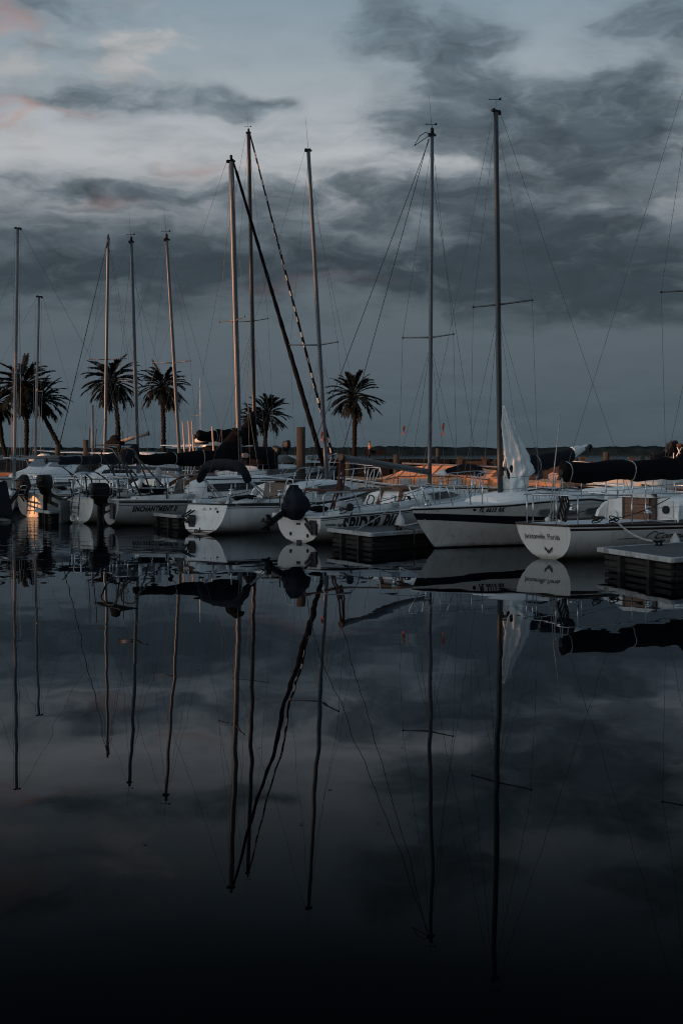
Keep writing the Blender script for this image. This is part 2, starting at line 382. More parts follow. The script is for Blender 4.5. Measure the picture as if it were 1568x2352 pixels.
# ------------------------------------------------------------------ water
def water():
    m = bpy.data.materials.new('water'); m.use_nodes = True
    t = NT(m.node_tree); t.n.clear(); out = t.new('ShaderNodeOutputMaterial')
    pos = t.new('ShaderNodeNewGeometry').outputs['Position']
    X, Y, Z = t.xyz(pos)[:]
    # long slow undulation, finer ripples in patches (stronger along the left slips)
    n1 = t.noise(t.vm('MULTIPLY', pos, (.48, .30, 1)), 1.0, 0, .4)
    n2 = t.noise(t.vm('MULTIPLY', pos, (1.2, .8, 1)), 1.0, 1, .4)
    n3 = t.noise(t.vm('MULTIPLY', pos, (1.5, 1.7, 1)), 1.0, 2, .45)
    left = t.m('MULTIPLY', t.rng(X, -1.5, -7.5), t.rng(Y, 26, 34))
    patch = t.m('ADD', t.m('MULTIPLY', left, 1.0), t.rng(t.noise(t.vm('MULTIPLY', pos, (.10, .05, 1)), 1.0, 2), .5, .7, 0, .35))
    h = t.m('ADD', t.m('MULTIPLY', n1, WV[0]), t.m('MULTIPLY', n2, WV[1]))
    h = t.m('ADD', h, t.m('MULTIPLY', t.m('MULTIPLY', n3, patch), WV[2]))
    farr = t.rng(Y, 60, 400, 1.0, 2.5)
    b = t.new('ShaderNodeBump'); b.inputs['Strength'].default_value = 1.0; b.inputs['Distance'].default_value = 1.0
    t.l.new(t.m('MULTIPLY', h, farr), b.inputs['Height'])
    gl = t.new('ShaderNodeBsdfGlossy'); gl.inputs['Color'].default_value = (.86, .92, .98, 1); gl.inputs['Roughness'].default_value = .0
    df = t.new('ShaderNodeBsdfDiffuse'); df.inputs['Color'].default_value = (.0012, .0018, .0024, 1)
    fr = t.new('ShaderNodeFresnel'); fr.inputs['IOR'].default_value = 1.333
    for n in (gl, fr): t.l.new(b.outputs[0], n.inputs['Normal'])
    fac = t.m('MULTIPLY', t.m('POWER', fr.outputs[0], WATER_POW), t.rng(fr.outputs[0], .035, .42))  # reflection cut below true Fresnel at steeper angles, to darken the near water
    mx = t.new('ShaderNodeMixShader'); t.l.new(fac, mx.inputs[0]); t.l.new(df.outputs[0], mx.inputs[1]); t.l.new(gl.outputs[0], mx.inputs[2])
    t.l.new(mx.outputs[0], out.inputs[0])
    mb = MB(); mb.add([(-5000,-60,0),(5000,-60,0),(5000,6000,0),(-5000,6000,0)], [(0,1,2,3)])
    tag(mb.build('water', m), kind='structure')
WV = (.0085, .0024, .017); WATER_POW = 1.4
water()
# ------------------------------------------------------------------ boats
_FC = {}
def glyphs(txt, size, shear=0.0, bold=0.0, sx=1.0):
    """2-D triangles of a line of lettering in the built-in face"""
    cu = bpy.data.curves.new('lettering', 'FONT'); cu.body = txt; cu.size = size; cu.shear = shear; cu.offset = bold
    cu.space_character = 1.0 + bold * 3 / size; cu.resolution_u = 3
    o = bpy.data.objects.new('lettering', cu); COL.objects.link(o)
    dg = bpy.context.evaluated_depsgraph_get(); dg.update()
    me = o.evaluated_get(dg).to_mesh()
    vs = [(v.co.x * sx, v.co.y) for v in me.vertices]; fs = [list(p.vertices) for p in me.polygons]
    o.evaluated_get(dg).to_mesh_clear()
    bpy.data.objects.remove(o); bpy.data.curves.remove(cu)
    bm = bmesh.new(); bv = [bm.verts.new((a, b, 0)) for a, b in vs]
    for f in fs:
        try: bm.faces.new([bv[i] for i in f])
        except ValueError: pass
    for _ in range(4):      # small enough to follow a curved side
        lg = [e for e in bm.edges if e.calc_length() > max(.03, size * .12)]
        if not lg: break
        bmesh.ops.subdivide_edges(bm, edges=lg, cuts=1); bmesh.ops.triangulate(bm, faces=bm.faces[:])
    bm.verts.index_update(); vs = [(v.co.x, v.co.y) for v in bm.verts]; fs = [[v.index for v in f.verts] for f in bm.faces]; bm.free()
    return vs, fs

SPLIT = {'stern_rail', 'grab_rail', 'fishing_rod', 'canopy_post', 'backstay', 'mainsheet', 'rudder_strut', 'seam_cord', 'tackle_line', 'bimini_strut', 'rod_rack', 'tiller_part', 'topping_lift', 'rope_coil', 'seam', 'oar'}
class Boat:
    def __init__(s, name, label, loc, head, L, B, tw, zs, rake=0.0, over=.8, dt=-.06, dm=-.35, group='sailboats moored in the slips', cat='sailboat', trans_p=2.0, mid=1.55):
        s.root = empty(name, loc, R(head)); tag(s.root, label, cat, group)
        s.loc = Vector(loc); s.c, s.s_ = cos(R(head)), sin(R(head))
        s.L, s.B, s.tw, s.zst, s.rake, s.over, s.dt, s.dm = L, B, tw, zs, rake, over, dt, dm; s.tp = trans_p; s.mid = mid
    # frames
    def w2l(s, p):
        q = Vector(p) - s.loc; return Vector((q.x * s.c + q.y * s.s_, -q.x * s.s_ + q.y * s.c, q.z))
    def l2w(s, p):
        p = Vector(p); return Vector((p.x * s.c - p.y * s.s_, p.x * s.s_ + p.y * s.c, p.z)) + s.loc
    def depth(s, p): return s.l2w(p).y
    def px(s, x, y, d): return s.w2l(P(x, y, d))
    def cl(s, px_, y_=0.0):
        """station x of the line y = y_ that is seen at sheet column px_"""
        k = (px_ - CX) / F
        a0 = s.l2w((0, y_, 0)); 
        return (k * a0.y - a0.x) / (s.c - k * s.s_)
    def part(s, mb, name, m, parent=None, bevel=0, label=None):
        o = mb.build(name, M[m] if isinstance(m, str) else [M[k] for k in m], parent or s.root, bevel=bevel)
        if label: o['label'] = label
        return o
    # hull shape
    def zs(s, u): return table(s.zst, u)
    def zk(s, u):
        return lerp(s.dt, s.dm, sst(0, .5, u)) if u < .5 else lerp(s.dm, -.12, sst(.5, 1, u))
    def bs(s, u):
        um = .42
        if u < um: return s.B / 2 * (s.tw + (1 - s.tw) * sin(pi / 2 * u / um))
        return s.B / 2 * max(0.0, 1 - ((u - um) / (1 - um)) ** 2.1)
    def S(s, u, v, side=1, out=0.0):
        v = max(0.0, min(1.0, v))
        z = lerp(s.zk(u), s.zs(u), v)
        w = sst(.45, 1, u)
        p = lerp(s.tp, s.mid, sst(0, .3, u))
        full = (1 - (1 - v) ** p) ** (1 / p)
        if w < .001: full = max(full, 0)
        y = s.bs(u) * lerp(full, v ** .8, w)
        x0 = s.rake * v; x1 = s.L - s.over * (1 - v) ** 1.25
        return Vector((lerp(x0, x1, u), side * (y + out), z))
    def dk(s, x):
        u = max(0, min(1, x / s.L)); return s.zs(u)
    def hull(s, top='gelcoat', stripes=(), boot=.04, bottom='bottom', nu=34, trim=None, transom=None, sm='stripe'):
        """stripes: (upper, lower) in metres below the sheer, or functions of u giving the height z"""
        us = [i / nu for i in range(nu + 1)]; us[-1] = .999
        st = list(stripes)
        cols = []
        for u in us:
            zk_, zs_ = s.zk(u), s.zs(u)
            f = lambda z: max(0, min(1, (z - zk_) / (zs_ - zk_)))
            vb = max(.02, f(boot)); vs = [0, vb * .25, vb * .6, vb]
            edges = []
            for a, b in reversed(st):
                lo = b(u) if callable(b) else zs_ - b; hi = a(u) if callable(a) else zs_ - a
                edges += [f(lo), f(hi)]
            e0 = edges[0] if edges else 1
            vs += [lerp(vb, e0, k / 6) for k in range(1, 7)]
            vs += edges[1:]
            if edges: vs += [1.0]
            cols.append(vs)
        nv = len(cols[0])
        band = []
        for j in range(nv - 1):
            if j < 3: band.append(1)
            elif j < 9: band.append(0)
            else: band.append(2 if (j - 9) % 2 == 0 and j < nv - 2 + (0 if st else 1) else 0)
        mb = MB()
        for side in (1, -1):
            vs = [s.S(u, v, side) for u, c in zip(us, cols) for v in c]
            fs, ms = [], []
            for i in range(nu):
                for j in range(nv - 1):
                    fs.append((i*nv+j, i*nv+j+1, (i+1)*nv+j+1, (i+1)*nv+j)); ms.append(band[j])
            mb.add(vs, fs, ms, True)
        c0 = cols[0]; a = [s.S(0, v, 1) for v in c0]; b = [s.S(0, v, -1) for v in c0]
        mb.add(a + b, [(j, j+1, nv+j+1, nv+j) for j in range(nv-1)], [1 if j < 3 and transom is None else 0 for j in range(nv - 1)], False)
        s.hull_o = s.part(mb, 'hull', [top, bottom, sm])
        # deck with camber
        mb = MB(); rows = []
        for u in us:
            p = s.S(u, 1, 1); rows.append([Vector((p.x, p.y * k, p.z - .012 + .05 * (1 - k*k) * min(1, s.bs(u)))) for k in (-1, -.6, -.2, .2, .6, 1)])
        mb.loft(rows, False); s.part(mb, 'deck', 'deck')
        if trim:
            mb = MB()
            for side in (1, -1):
                mb.tube([s.S(u, 1, side, .008) + Vector((0, 0, .006)) for u in us], .022, 6)
            mb.tube([s.S(0, 1, 1) + Vector((-.01, 0, 0)), s.S(0, 1, -1) + Vector((-.01, 0, 0))], .02, 6)
            s.part(mb, 'rub_rail', trim)
        return s
    def name_on_side(s, txt, x0, z0, size, side=-1, shear=0, bold=0.0, sx=1.0, m='letter', drop=0.0, name='lettering', fit=0):
        vs, fs = glyphs(txt, size, shear, bold, sx)
        if fit:
            a0, a1 = min(a for a, b in vs), max(a for a, b in vs); vs = [((a - a0) * fit / (a1 - a0), b) for a, b in vs]
        out = []
        for (a, b) in vs:
            x = x0 + a * (1 if side < 0 else -1); z = z0 + b - drop * a
            u = x / s.L
            for _ in range(4):
                v = (z - s.zk(u)) / (s.zs(u) - s.zk(u)); v = max(.03, min(.995, v))
                xx0 = s.rake * v; xx1 = s.L - s.over * (1 - v) ** 1.25
                u = max(0.001, min(.99, (x - xx0) / (xx1 - xx0)))
            out.append(s.S(u, v, side, .007))
        mb = MB(); mb.add(out, fs); return s.part(mb, name, m)
    def name_on_transom(s, txt, y0, z0, size, bold=0.0, shear=0, sx=1.0, m='letter', name='lettering'):
        vs, fs = glyphs(txt, size, shear, bold, sx); out = []
        wd = max(a for a, b in vs)
        for a, b in vs:
            z = z0 + b; v = (z - s.zk(0)) / (s.zs(0) - s.zk(0))
            out.append((s.rake * v - .006, -(y0 + a - wd / 2), z))
        mb = MB(); mb.add(out, fs); return s.part(mb, name, m)
    def tx(s, z):   # x of the transom face at height z
        return s.rake * (z - s.zk(0)) / (s.zs(0) - s.zk(0))
    # superstructure
    def cabin(s, st, m='gelcoat_clean', slope=.12, name='cabin', aft=0.0, zlow=.06):
        """st: (x, half width, top z)"""
        rings = []
        s.cab = st
        for k, (x, hw, zt) in enumerate(st):
            zb = s.dk(x) - zlow; dx = aft if k == 0 else 0; fr = lambda j: 1.0 if j in (2,3,4,5,6) else (.8 if j in (1, 7) else 0)
            ti = hw - slope * (zt - zb)
            rings.append([Vector((x + dx * fr(j), y, z)) for j, (y, z) in enumerate([(hw, zb), (lerp(hw, ti, .8), lerp(zb, zt, .80)), (ti - .04, zt - .01), (ti*.55, zt + .035), (0, zt + .05), (-ti*.55, zt + .035), (-ti + .04, zt - .01), (-lerp(hw, ti, .8), lerp(zb, zt, .80)), (-hw, zb)])])
        mb = MB(); mb.loft(rings, True); return s.part(mb, name, m)
    def cab_side(s, x, f, side, out=.006, slope=.12, zlow=.06):
        st = s.cab
        for a, b in zip(st, st[1:]):
            if x <= b[0] or b is st[-1]:
                t = (x - a[0]) / (b[0] - a[0]); hw = lerp(a[1], b[1], t); zt = lerp(a[2], b[2], t); break
        zb = s.dk(x) - zlow; z = lerp(zb, zt, f)
        ti = hw - slope * (zt - zb)
        return Vector((x, side * (lerp(hw, ti, min(f, .8) / .8 * .8 if f <= .8 else f) + out), z))
    def window(s, pts, side, m='window', name='window', n=6, out=.008):
        """pts: polygon of (x, fraction of the cabin side height), laid on the cabin side"""
        xs = [p[0] for p in pts]
        a, b = min(xs), max(xs); lo, hi = [], []
        def ylim(x):
            ys = []
            for p, q in zip(pts, pts[1:] + pts[:1]):
                if (p[0] - x) * (q[0] - x) <= 0 and abs(p[0] - q[0]) > 1e-6:
                    t = (x - p[0]) / (q[0] - p[0]); ys.append(lerp(p[1], q[1], t))
                elif abs(p[0]-q[0]) <= 1e-6 and abs(p[0]-x) < 1e-6: ys += [p[1], q[1]]
            return min(ys), max(ys)
        rows = []
        for i in range(n + 1):
            x = lerp(a, b, i / n); x = min(max(x, a + 1e-5), b - 1e-5)
            l, h = ylim(x); rows.append([s.cab_side(x, l, side, out), s.cab_side(x, lerp(l, h, .5), side, out), s.cab_side(x, h, side, out)])
        mb = MB(); mb.loft(rows, False); return s.part(mb, name, m)
    def coaming(s, x0, x1, hw0, hw1, h=.16, m='gelcoat'):
        for sd in (1, -1):
            mb = MB(); rings = []
            for k in range(6):
                t = k / 5; x = lerp(x0, x1, t); y = lerp(hw0, hw1, t) * sd; z = s.dk(x) - .02; hh = h * (.55 + .45 * t)
                rings.append([Vector((x, y + sd*.06, z)), Vector((x, y + sd*.03, z + hh)), Vector((x, y - sd*.07, z + hh)), Vector((x, y - sd*.10, z))])
            mb.loft(rings, True); s.part(mb, 'coaming', m)
    # rig
    def rig(s, xm, zb, top, d=None, r=.062, rt=None, m='alu', spread=.55, sw=.95, fore=1.0, stay_r=.0045, back=True, boom=None, sheer_hw=None, spm=None, masthead='plain', lower=True, chain=.1, spz=None, sprake=-.12, foreb=True):
        d = d if d else s.depth((xm, 0, 0))
        B0 = Vector((xm, 0, zb)); T = s.px(top[0], top[1], d); s.mast = (B0, T)
        at = lambda f: B0.lerp(T, f); s.at = at
        rt = rt or r * .85
        mb = MB(); mb.tube([at(k / 12) for k in range(13)], [lerp(r, rt, sst(.5, 1, k / 12)) for k in range(13)], 12, flat=.8)
        mast = s.part(mb, 'mast', m)
        mb = MB(); ax = (T - B0).normalized()
        mb.box(T + ax * .03, (.24, .06, .05)); mb.box(T + ax * .0 + Vector((-.11, 0, .0)), (.08, .03, .08)); mb.box(T + ax * .05 + Vector((.06, 0, 0)), (.04, .03, .07))
        if masthead in ('vane', 'both', 'light'):
            q = T + ax * .06
            if masthead != 'light':
                mb.tube([q, q + Vector((0, 0, .22))], .005, 4); c = q + Vector((0, 0, .22))
                a = s.w2l(s.loc + Vector((1, .2, 0))); a.z = 0
                mb.tube([c - a * .14, c + a * .10], .006, 4)
                mb.prism([c + a * .04, c + a * .12 + Vector((0, 0, .06)), c + a * .12 - Vector((0, 0, .015))], (.004, .004, 0))
                mb.prism([c - a * .18, c - a * .13 + Vector((0, 0, .018)), c - a * .13 - Vector((0, 0, .018))], (.004, .004, 0))
            if masthead != 'vane': mb.lathe([(.03, 0), (.045, .06), (.045, .12), (.01, .15)], q, 8)
        if masthead in ('antenna', 'both'): mb.tube([T + ax * .05, T + ax * .05 + Vector((0, 0, .95)) - s.w2l(s.loc + Vector((.08, 0, 0)))], [.006, .003], 4)
        s.part(mb, 'masthead', 'black', mast)
        # spreaders
        f = spread if spz is None else (spz - zb) / (T.z - zb)
        c = at(f); tips = []
        hw = sheer_hw if sheer_hw is not None else s.bs(xm / s.L) * .86
        mb = MB()
        for sd in (1, -1):
            tip = c + Vector((sprake, sd * sw, .03)); tips.append(tip)
            mb.tube([c, tip], [.022, .016], 6); mb.ball(tip, .03, 6, 5)
        if sw > 0: s.part(mb, 'spreader', spm or m, mast)
        bow = s.S(.985, 1, 1); bow.y = 0; s.bow = bow
        def wire(nm, pts, r=stay_r):
            m_ = MB(); m_.tube(pts, r, 4); return s.part(m_, nm, 'wire')
        if foreb: wire('forestay', [at(fore) + Vector((.07, 0, 0)), bow + Vector((0, 0, .06))])
        if back: wire('backstay', [at(.995) - Vector((.16, 0, 0)), Vector((.05, 0, s.zs(0) + .05))])
        for sd, tip in zip((1, -1), tips):
            ch = Vector((xm - chain, sd * hw, s.dk(xm)))
            wire('shroud', [at(.985), tip, ch] if sw > 0 else [at(.97), ch])
            if lower:
                wire('lower_shroud', [at(f - .02), ch + Vector((-.35, 0, 0))]); wire('lower_shroud', [at(f - .02), ch + Vector((.35, 0, 0))])
        wire('halyard', [at(.985) + Vector((.10, .05, 0)), at(.02) + Vector((.11, .05, 0))], .005)
        wire('halyard', [at(.985) + Vector((-.10, -.05, 0)), at(.5) + Vector((-.13, -.05, 0)), at(.03) + Vector((-.10, -.05, 0))], .004)
        return mast
    def boom(s, a, b, r=.055, m='alu'):
        a, b = Vector(a), Vector(b); s.bm = (a, b)
        mb = MB(); mb.tube([a, a.lerp(b, .5), b], r, 10)
        o = s.part(mb, 'boom', m)
        mb = MB(); d = (b - a).normalized()
        mb.tube([b - d * .02, b + d * .05], r * 1.12, 10); mb.box(b + Vector((0, 0, -r * .9)), (.08, .04, .1)); s.part(mb, 'end_fitting', 'black', o)
        mb = MB(); mb.tube([a - d * .08, a + d * .04], r * .7, 8); s.part(mb, 'gooseneck', 'black', o); return o
    def furled(s, r=.045, m='canvas_navy', spiral=None, f0=.02, f1=.97, twist=9, top=1.0):
        a = s.at(top) + Vector((.09, 0, -.05)); b = s.bow + Vector((-.03, 0, .25)); n = 60
        pts = [a.lerp(b, lerp(f0, f1, k / n)) for k in range(n + 1)]
        rr = [r * (.55 + .45 * sst(0, .9, k / n)) * (1 + .10 * sin(k * 1.9) + .06 * noise.noise((k * .7, r * 90, 3))) for k in range(n + 1)]
        mb = MB()
        N = 10; rings = []
        d = (b - a).normalized(); u = d.cross(Vector((0, 1, 0))).normalized(); w = d.cross(u)
        for i, p in enumerate(pts): rings.append([p + u * cos(2*pi*k/N) * rr[i] + w * sin(2*pi*k/N) * rr[i] for k in range(N)])
        vs = [q for rg in rings for q in rg]; fs, ms = [], []
        for i in range(n):
            for k in range(N):
                fs.append((i*N+k, i*N+(k+1)%N, (i+1)*N+(k+1)%N, (i+1)*N+k))
                ms.append(1 if spiral and ((k / N + i * twist / n + .12 * sin(i * .37)) % 1.0) < .20 + .10 * sin(i * .9) else 0)
        mb.add(vs, fs, ms, True)
        o = s.part(mb, 'furled_jib', [m, spiral or m])
        mb = MB(); mb.lathe([(.03, -.1), (.09, -.08), (.09, .02), (.04, .05)], pts[-1] + d * .1, 10); mb.tube([pts[-1], b + d * .22], .02, 6); 
        s.part(mb, 'furling_drum', 'black', o)
        mb = MB(); mb.tube([pts[0], a - d * .15], .03, 6); s.part(mb, 'furling_swivel', 'black', o); return o
    def cover(s, a, b, w=.16, h=.2, m='canvas_black', sagf=.05, ties=(), collar=0.0, seed=1, taper=(.6, 1.0), lift=0.0):
        """a stuffed sail cover along the boom: a at the mast, b at the aft end"""
        a, b = Vector(a), Vector(b); n = 40; N = 16; rings = []
        d = (b - a).normalized(); sd = d.cross(Vector((0, 0, 1))).normalized(); up = sd.cross(d)
        tie = sorted(ties)
        for i in range(n + 1):
            t = i / n; k = lerp(taper[1], taper[0], sst(0.1, 1, t))
            pin = 1.0
            for q in tie: pin -= .16 * math.exp(-((t - q) / .018) ** 2)
            big = collar * sst(.20, .0, t) ** 1.3 if False else collar * (1 - sst(0, .24, t))
            c = a.lerp(b, t) - Vector((0, 0, 1)) * sagf * (abs(sin(pi * t * (len(tie) + 1))) * .6)
            ring = []
            for j in range(N):
                an = 2 * pi * j / N; nz = noise.noise((t * 9 + seed * 5, cos(an) * 1.3, sin(an) * 1.3)) * .22
                y = cos(an) * w * k * pin * (1 + nz); z = sin(an) * h * k * pin * (1 + nz)
                if z > 0: z += big * sin(an)
                ring.append(c + sd * y + up * (z + lift))
            rings.append(ring)
        for e, sc in ((0, .75), (-1, .7)):
            r0 = rings[e]; c = sum(r0, Vector()) / N; rr = [c + (p - c) * sc + d * (-.05 if e == 0 else .05) for p in r0]
            if e == 0: rings.insert(0, rr)
            else: rings.append(rr)
        mb = MB(); mb.loft(rings, True); o = s.part(mb, 'sail_cover', m)
        for q in tie:
            i = int(round(q * n)) + 1; r0 = rings[i]; c = sum(r0, Vector()) / N
            loop = [c + (p - c) * 1.05 for p in r0]
            mb = MB(); mb.tube(loop + loop[:1], .012, 5); mb.tube([loop[12] + Vector((0, 0, .02)), loop[12] - Vector((.02, .02, .14))], .012, 5)
            s.part(mb, 'sail_tie', 'rope', o)
        return o
    def tubes(s, name, paths, r=.013, m='steel', n=6, parent=None):
        if name in SPLIT:
            for p in paths: mb = MB(); mb.tube(p, r, n); o = s.part(mb, name, m, parent)
            return o
        mb = MB()
        for p in paths: mb.tube(p, r, n)
        return s.part(mb, name, m, parent)
    def pulpit(s, h=.55, back=1.0, m='steel', lean=.12):
        u0 = 1 - back / s.L; w = s.bs(u0) * .92; x0 = s.S(u0, 1).x; b = s.bow if hasattr(s, 'bow') else s.S(.985, 1)
        zb, z0 = s.zs(.98), s.zs(u0); bx = b.x + lean
        top = [Vector((x0, -w, z0 + .02)), Vector((x0 + .06, -w, z0 + h * .75)), Vector((x0 + .2, -w * .95, z0 + h)), Vector((bx - .15, -.22, zb + h)), Vector((bx, -.12, zb + h)), Vector((bx, .12, zb + h)), Vector((bx - .15, .22, zb + h)), Vector((x0 + .2, w * .95, z0 + h)), Vector((x0 + .06, w, z0 + h * .75)), Vector((x0, w, z0 + .02))]
        paths = [top]
        for sd in (1, -1):
            paths.append([Vector((bx - .12, sd * .2, zb + h)), Vector((b.x - .25, sd * .13, zb))])
            paths.append([Vector((lerp(x0, bx, .45), sd * lerp(w, .2, .5), lerp(z0, zb, .4) + h)), Vector((lerp(x0, bx, .30), sd * lerp(w, .2, .42), lerp(z0, zb, .3)))])
        return s.tubes('pulpit', paths, .013, m)
    def pushpit(s, h=.55, fwd=1.1, m='steel', mid=True, r=.014):
        w = s.bs(0) * .95; w1 = s.bs(fwd / s.L) * .96; z0 = s.zs(0); z1 = s.dk(fwd); x = s.rake + .06
        rail = lambda k: [Vector((fwd, w1, z1 + h * k)), Vector((x + .25, w + .02, z0 + h * k)), Vector((x, w - .12, z0 + h * k)), Vector((x, -w + .12, z0 + h * k)), Vector((x + .25, -w - .02, z0 + h * k)), Vector((fwd, -w1, z1 + h * k))]
        paths = [rail(1)] + ([rail(.52)] if mid else [])
        for sd in (1, -1):
            for q, k in (((fwd, w1 * sd), z1), ((x + .2, w * sd), z0), ((x, (w - .16) * sd * .6), z0)):
                paths.append([Vector((q[0], q[1], k + h)), Vector((q[0], q[1], k))])
        return s.tubes('pushpit', paths, r, m)
    def lifelines(s, x0, x1, h=.6, nst=4, both=True):
        for sd in ((1, -1) if both else (-1,)):
            pts = []
            for i in range(nst):
                x = lerp(x0, x1, i / (nst - 1)); u = x / s.L; p = Vector((x, sd * s.bs(u) * .93, s.zs(u)))
                mb = MB(); mb.tube([p, p + Vector((0, 0, h))], .011, 6); pts.append(p + Vector((0, 0, h))); s.part(mb, 'stanchion', 'steel')
            for r_, dz in ((.005, 0), (.004, h * .45)):
                mb = MB(); mb.tube([p - Vector((0, 0, dz)) for p in pts], r_, 4); s.part(mb, 'lifeline', 'wire')
    def outboard(s, at, tilt=0.0, cover=None, scale=1.0, yaw=0.0, bracket=True, leg=.95, m='black'):
        """an outboard motor hung on the transom; at = clamp point, tilt turns the leg up and aft"""
        at = Vector(at); Mr = Matrix.Rotation(R(yaw), 3, 'Z') @ Matrix.Rotation(R(tilt), 3, 'Y')
        T = lambda v: at + Mr @ (Vector(v) * scale)
        rings = []
        for z, lx, ly, ox in ((-.16, .10, .085, -.08), (-.10, .15, .11, -.10), (.0, .17, .12, -.10), (.03, .21, .14, -.12), (.16, .25, .150, -.13), (.30, .25, .150, -.14), (.37, .23, .135, -.155), (.405, .17, .10, -.17)):
            if cover: lx *= 1.35; ly *= 1.35; z = z * 1.25 - .06
            rings.append([T((ox + lx * math.copysign(abs(cos(a)) ** .45, cos(a)), ly * math.copysign(abs(sin(a)) ** .45, sin(a)), z + (.02 * noise.noise((cos(a)*2, sin(a)*2, z*9)) if cover else 0))) for a in [2*pi*k/16 for k in range(16)]])
        mb = MB(); mb.loft(rings, True)
        o = s.part(mb, 'outboard_motor', cover or m)
        if not cover:
            mb = MB(); mb.box(T((-.13, 0, .09)), (.49 * scale, .298 * scale, .02), Mr); mb.box(T((-.383, 0, .25)), (.02 * scale, .16 * scale, .05 * scale), Mr); mb.box(T((-.13, 0, .28)), (.30 * scale, .312 * scale, .045 * scale), Mr)
            s.part(mb, 'cowling_trim', 'rubber', o)
        mb = MB()
        mb.loft([[T((x0 + dx, dy, z)) for dx, dy in ((.08, .0), (.03, .045), (-.07, .035), (-.10, 0), (-.07, -.035), (.03, -.045))] for x0, z in ((-.10, .06), (-.10, -.25), (-.09, -.6), (-.09, -leg + .12))], True)
        mb.prism([T(q) for q in ((-.32, -.09, -leg + .24), (-.02, -.07, -leg + .24), (-.02, .07, -leg + .24), (-.32, .09, -leg + .24))], Mr @ Vector((0, 0, -.015)))
        mb.tube([T((.08, 0, -leg + .08)), T((-.05, 0, -leg + .08)), T((-.22, 0, -leg + .08))], [.02, .055, .04], 8)
        mb.prism([T(q) for q in ((.03, -.008, -leg + .06), (-.10, -.008, -leg + .06), (-.12, -.008, -leg - .12), (-.06, -.008, -leg - .12))], Mr @ Vector((0, .016, 0)))
        s.part(mb, 'motor_leg', m, o)
        mb = MB(); hub = (-.24, 0, -leg + .08)
        for k in range(3):
            a = 2 * pi * k / 3 + .4
            q = [(-.22, cos(a - .2) * .03, sin(a - .2) * .03), (-.25, cos(a - .45) * .12, sin(a - .45) * .12), (-.27, cos(a + .35) * .12, sin(a + .35) * .12), (-.25, cos(a + .3) * .03, sin(a + .3) * .03)]
            mb.prism([T((x, y, z - leg + .08)) for x, y, z in q], Mr @ Vector((-.012, 0, 0)))
        s.part(mb, 'propeller', m, o)
        mb = MB(); mb.box(T((.02, 0, -.02)), (.10, .16, .20), Mr); mb.tube([T((.05, 0, .08)), T((.45, .05, .16))], .018, 6)
        s.part(mb, 'clamp_bracket', 'rubber', o)
        if bracket:
            mb = MB()
            for sd in (-.08, .08):
                mb.beam(at + Vector((.02, sd, .02)), at + Vector((.24, sd, -.26)), .022, .04); mb.beam(at + Vector((.04, sd, -.14)), at + Vector((.25, sd, -.40)), .022, .04)
            mb.box(at + Vector((.245, 0, -.32)), (.05, .22, .30)); mb.box(at + Vector((.03, 0, -.06)), (.05, .22, .22))
            s.part(mb, 'motor_mount', 'rubber')
        return o
    def ladder(s, a, b, w=.28, rungs=3, m='white_tube', hook=.0, across=(0, 1, 0), r=.014):
        a, b = Vector(a), Vector(b); ac = Vector(across) * w / 2; d = (b - a)
        mb = MB(); nd = d.normalized()
        mb.tube([b - ac, a - ac * 1.0, a - nd * .05 - ac * .7, a - nd * .07, a - nd * .05 + ac * .7, a + ac, b + ac], r, 6)
        for k in range(rungs):
            c = a.lerp(b, (k + .7) / (rungs + .1)); mb.tube([c - ac, c + ac], .013, 6)
        if hook:
            for sg in (-1, 1): mb.tube([b + ac * sg, b + ac * sg + nd * .10 , b + ac * sg + nd * .16 + Vector((-.0, -.09, 0)), b + ac * sg + nd * .12 + Vector((0, -.16, 0))], .022, 6)
        return s.part(mb, 'boarding_ladder', m)
    def winch(s, p, sc=1.0):
        mb = MB(); mb.lathe([(.07*sc, 0), (.075*sc, .03), (.045*sc, .06), (.05*sc, .11), (.07*sc, .13), (.06*sc, .15), (.02*sc, .155)], p, 10)
        return s.part(mb, 'winch', 'steel')
    def patch(s, name, c, rx, rz, nrm, m, n=20, th=.012, sq=1.0):
        """a round or oval fitting standing on a face with normal nrm"""
        c = Vector(c); nrm = Vector(nrm).normalized(); sd = Vector((0, 0, 1)).cross(nrm).normalized(); up = nrm.cross(sd)
        ring = [c + sd * rx * math.copysign(abs(cos(a)) ** sq, cos(a)) + up * rz * math.copysign(abs(sin(a)) ** sq, sin(a)) for a in [2*pi*k/n for k in range(n)]]
        mb = MB(); mb.loft([ring, [p + nrm * th for p in ring]], True); return s.part(mb, name, m)

    def clutter(s, seed, x0=.5, x1=3.0, dark=3, ropes=3, lines=2):
        """loose gear in the cockpit and on the cabin top"""
        r_ = random.Random(seed); cab = getattr(s, 'cab', None)
        for k in range(dark):
            x = r_.uniform(x0, x1); u = x / s.L; y = r_.uniform(-.6, .6) * s.bs(u); z = s.zs(u) + r_.uniform(.05, .14)
            rx, ry, rz = r_.uniform(.16, .32), r_.uniform(.12, .22), r_.uniform(.05, .09)
            mb = MB(); rings = []
            for i in range(7):
                a = -pi/2 + pi * i / 6; q = max(.05, cos(a))
                rings.append([Vector((x + rx*q*cos(b)*(1 + .35*noise.noise((cos(b)*2, sin(b)*2, seed + k))), y + ry*q*sin(b), z + rz*sin(a)*(1 + .4*noise.noise((cos(b)*2 + k, sin(b), a))))) for b in [2*pi*j/12 for j in range(12)]])
            mb.loft(rings); s.part(mb, 'stowed_cover', r_.choice(['canvas_black', 'canvas_black', 'canvas_grey']))
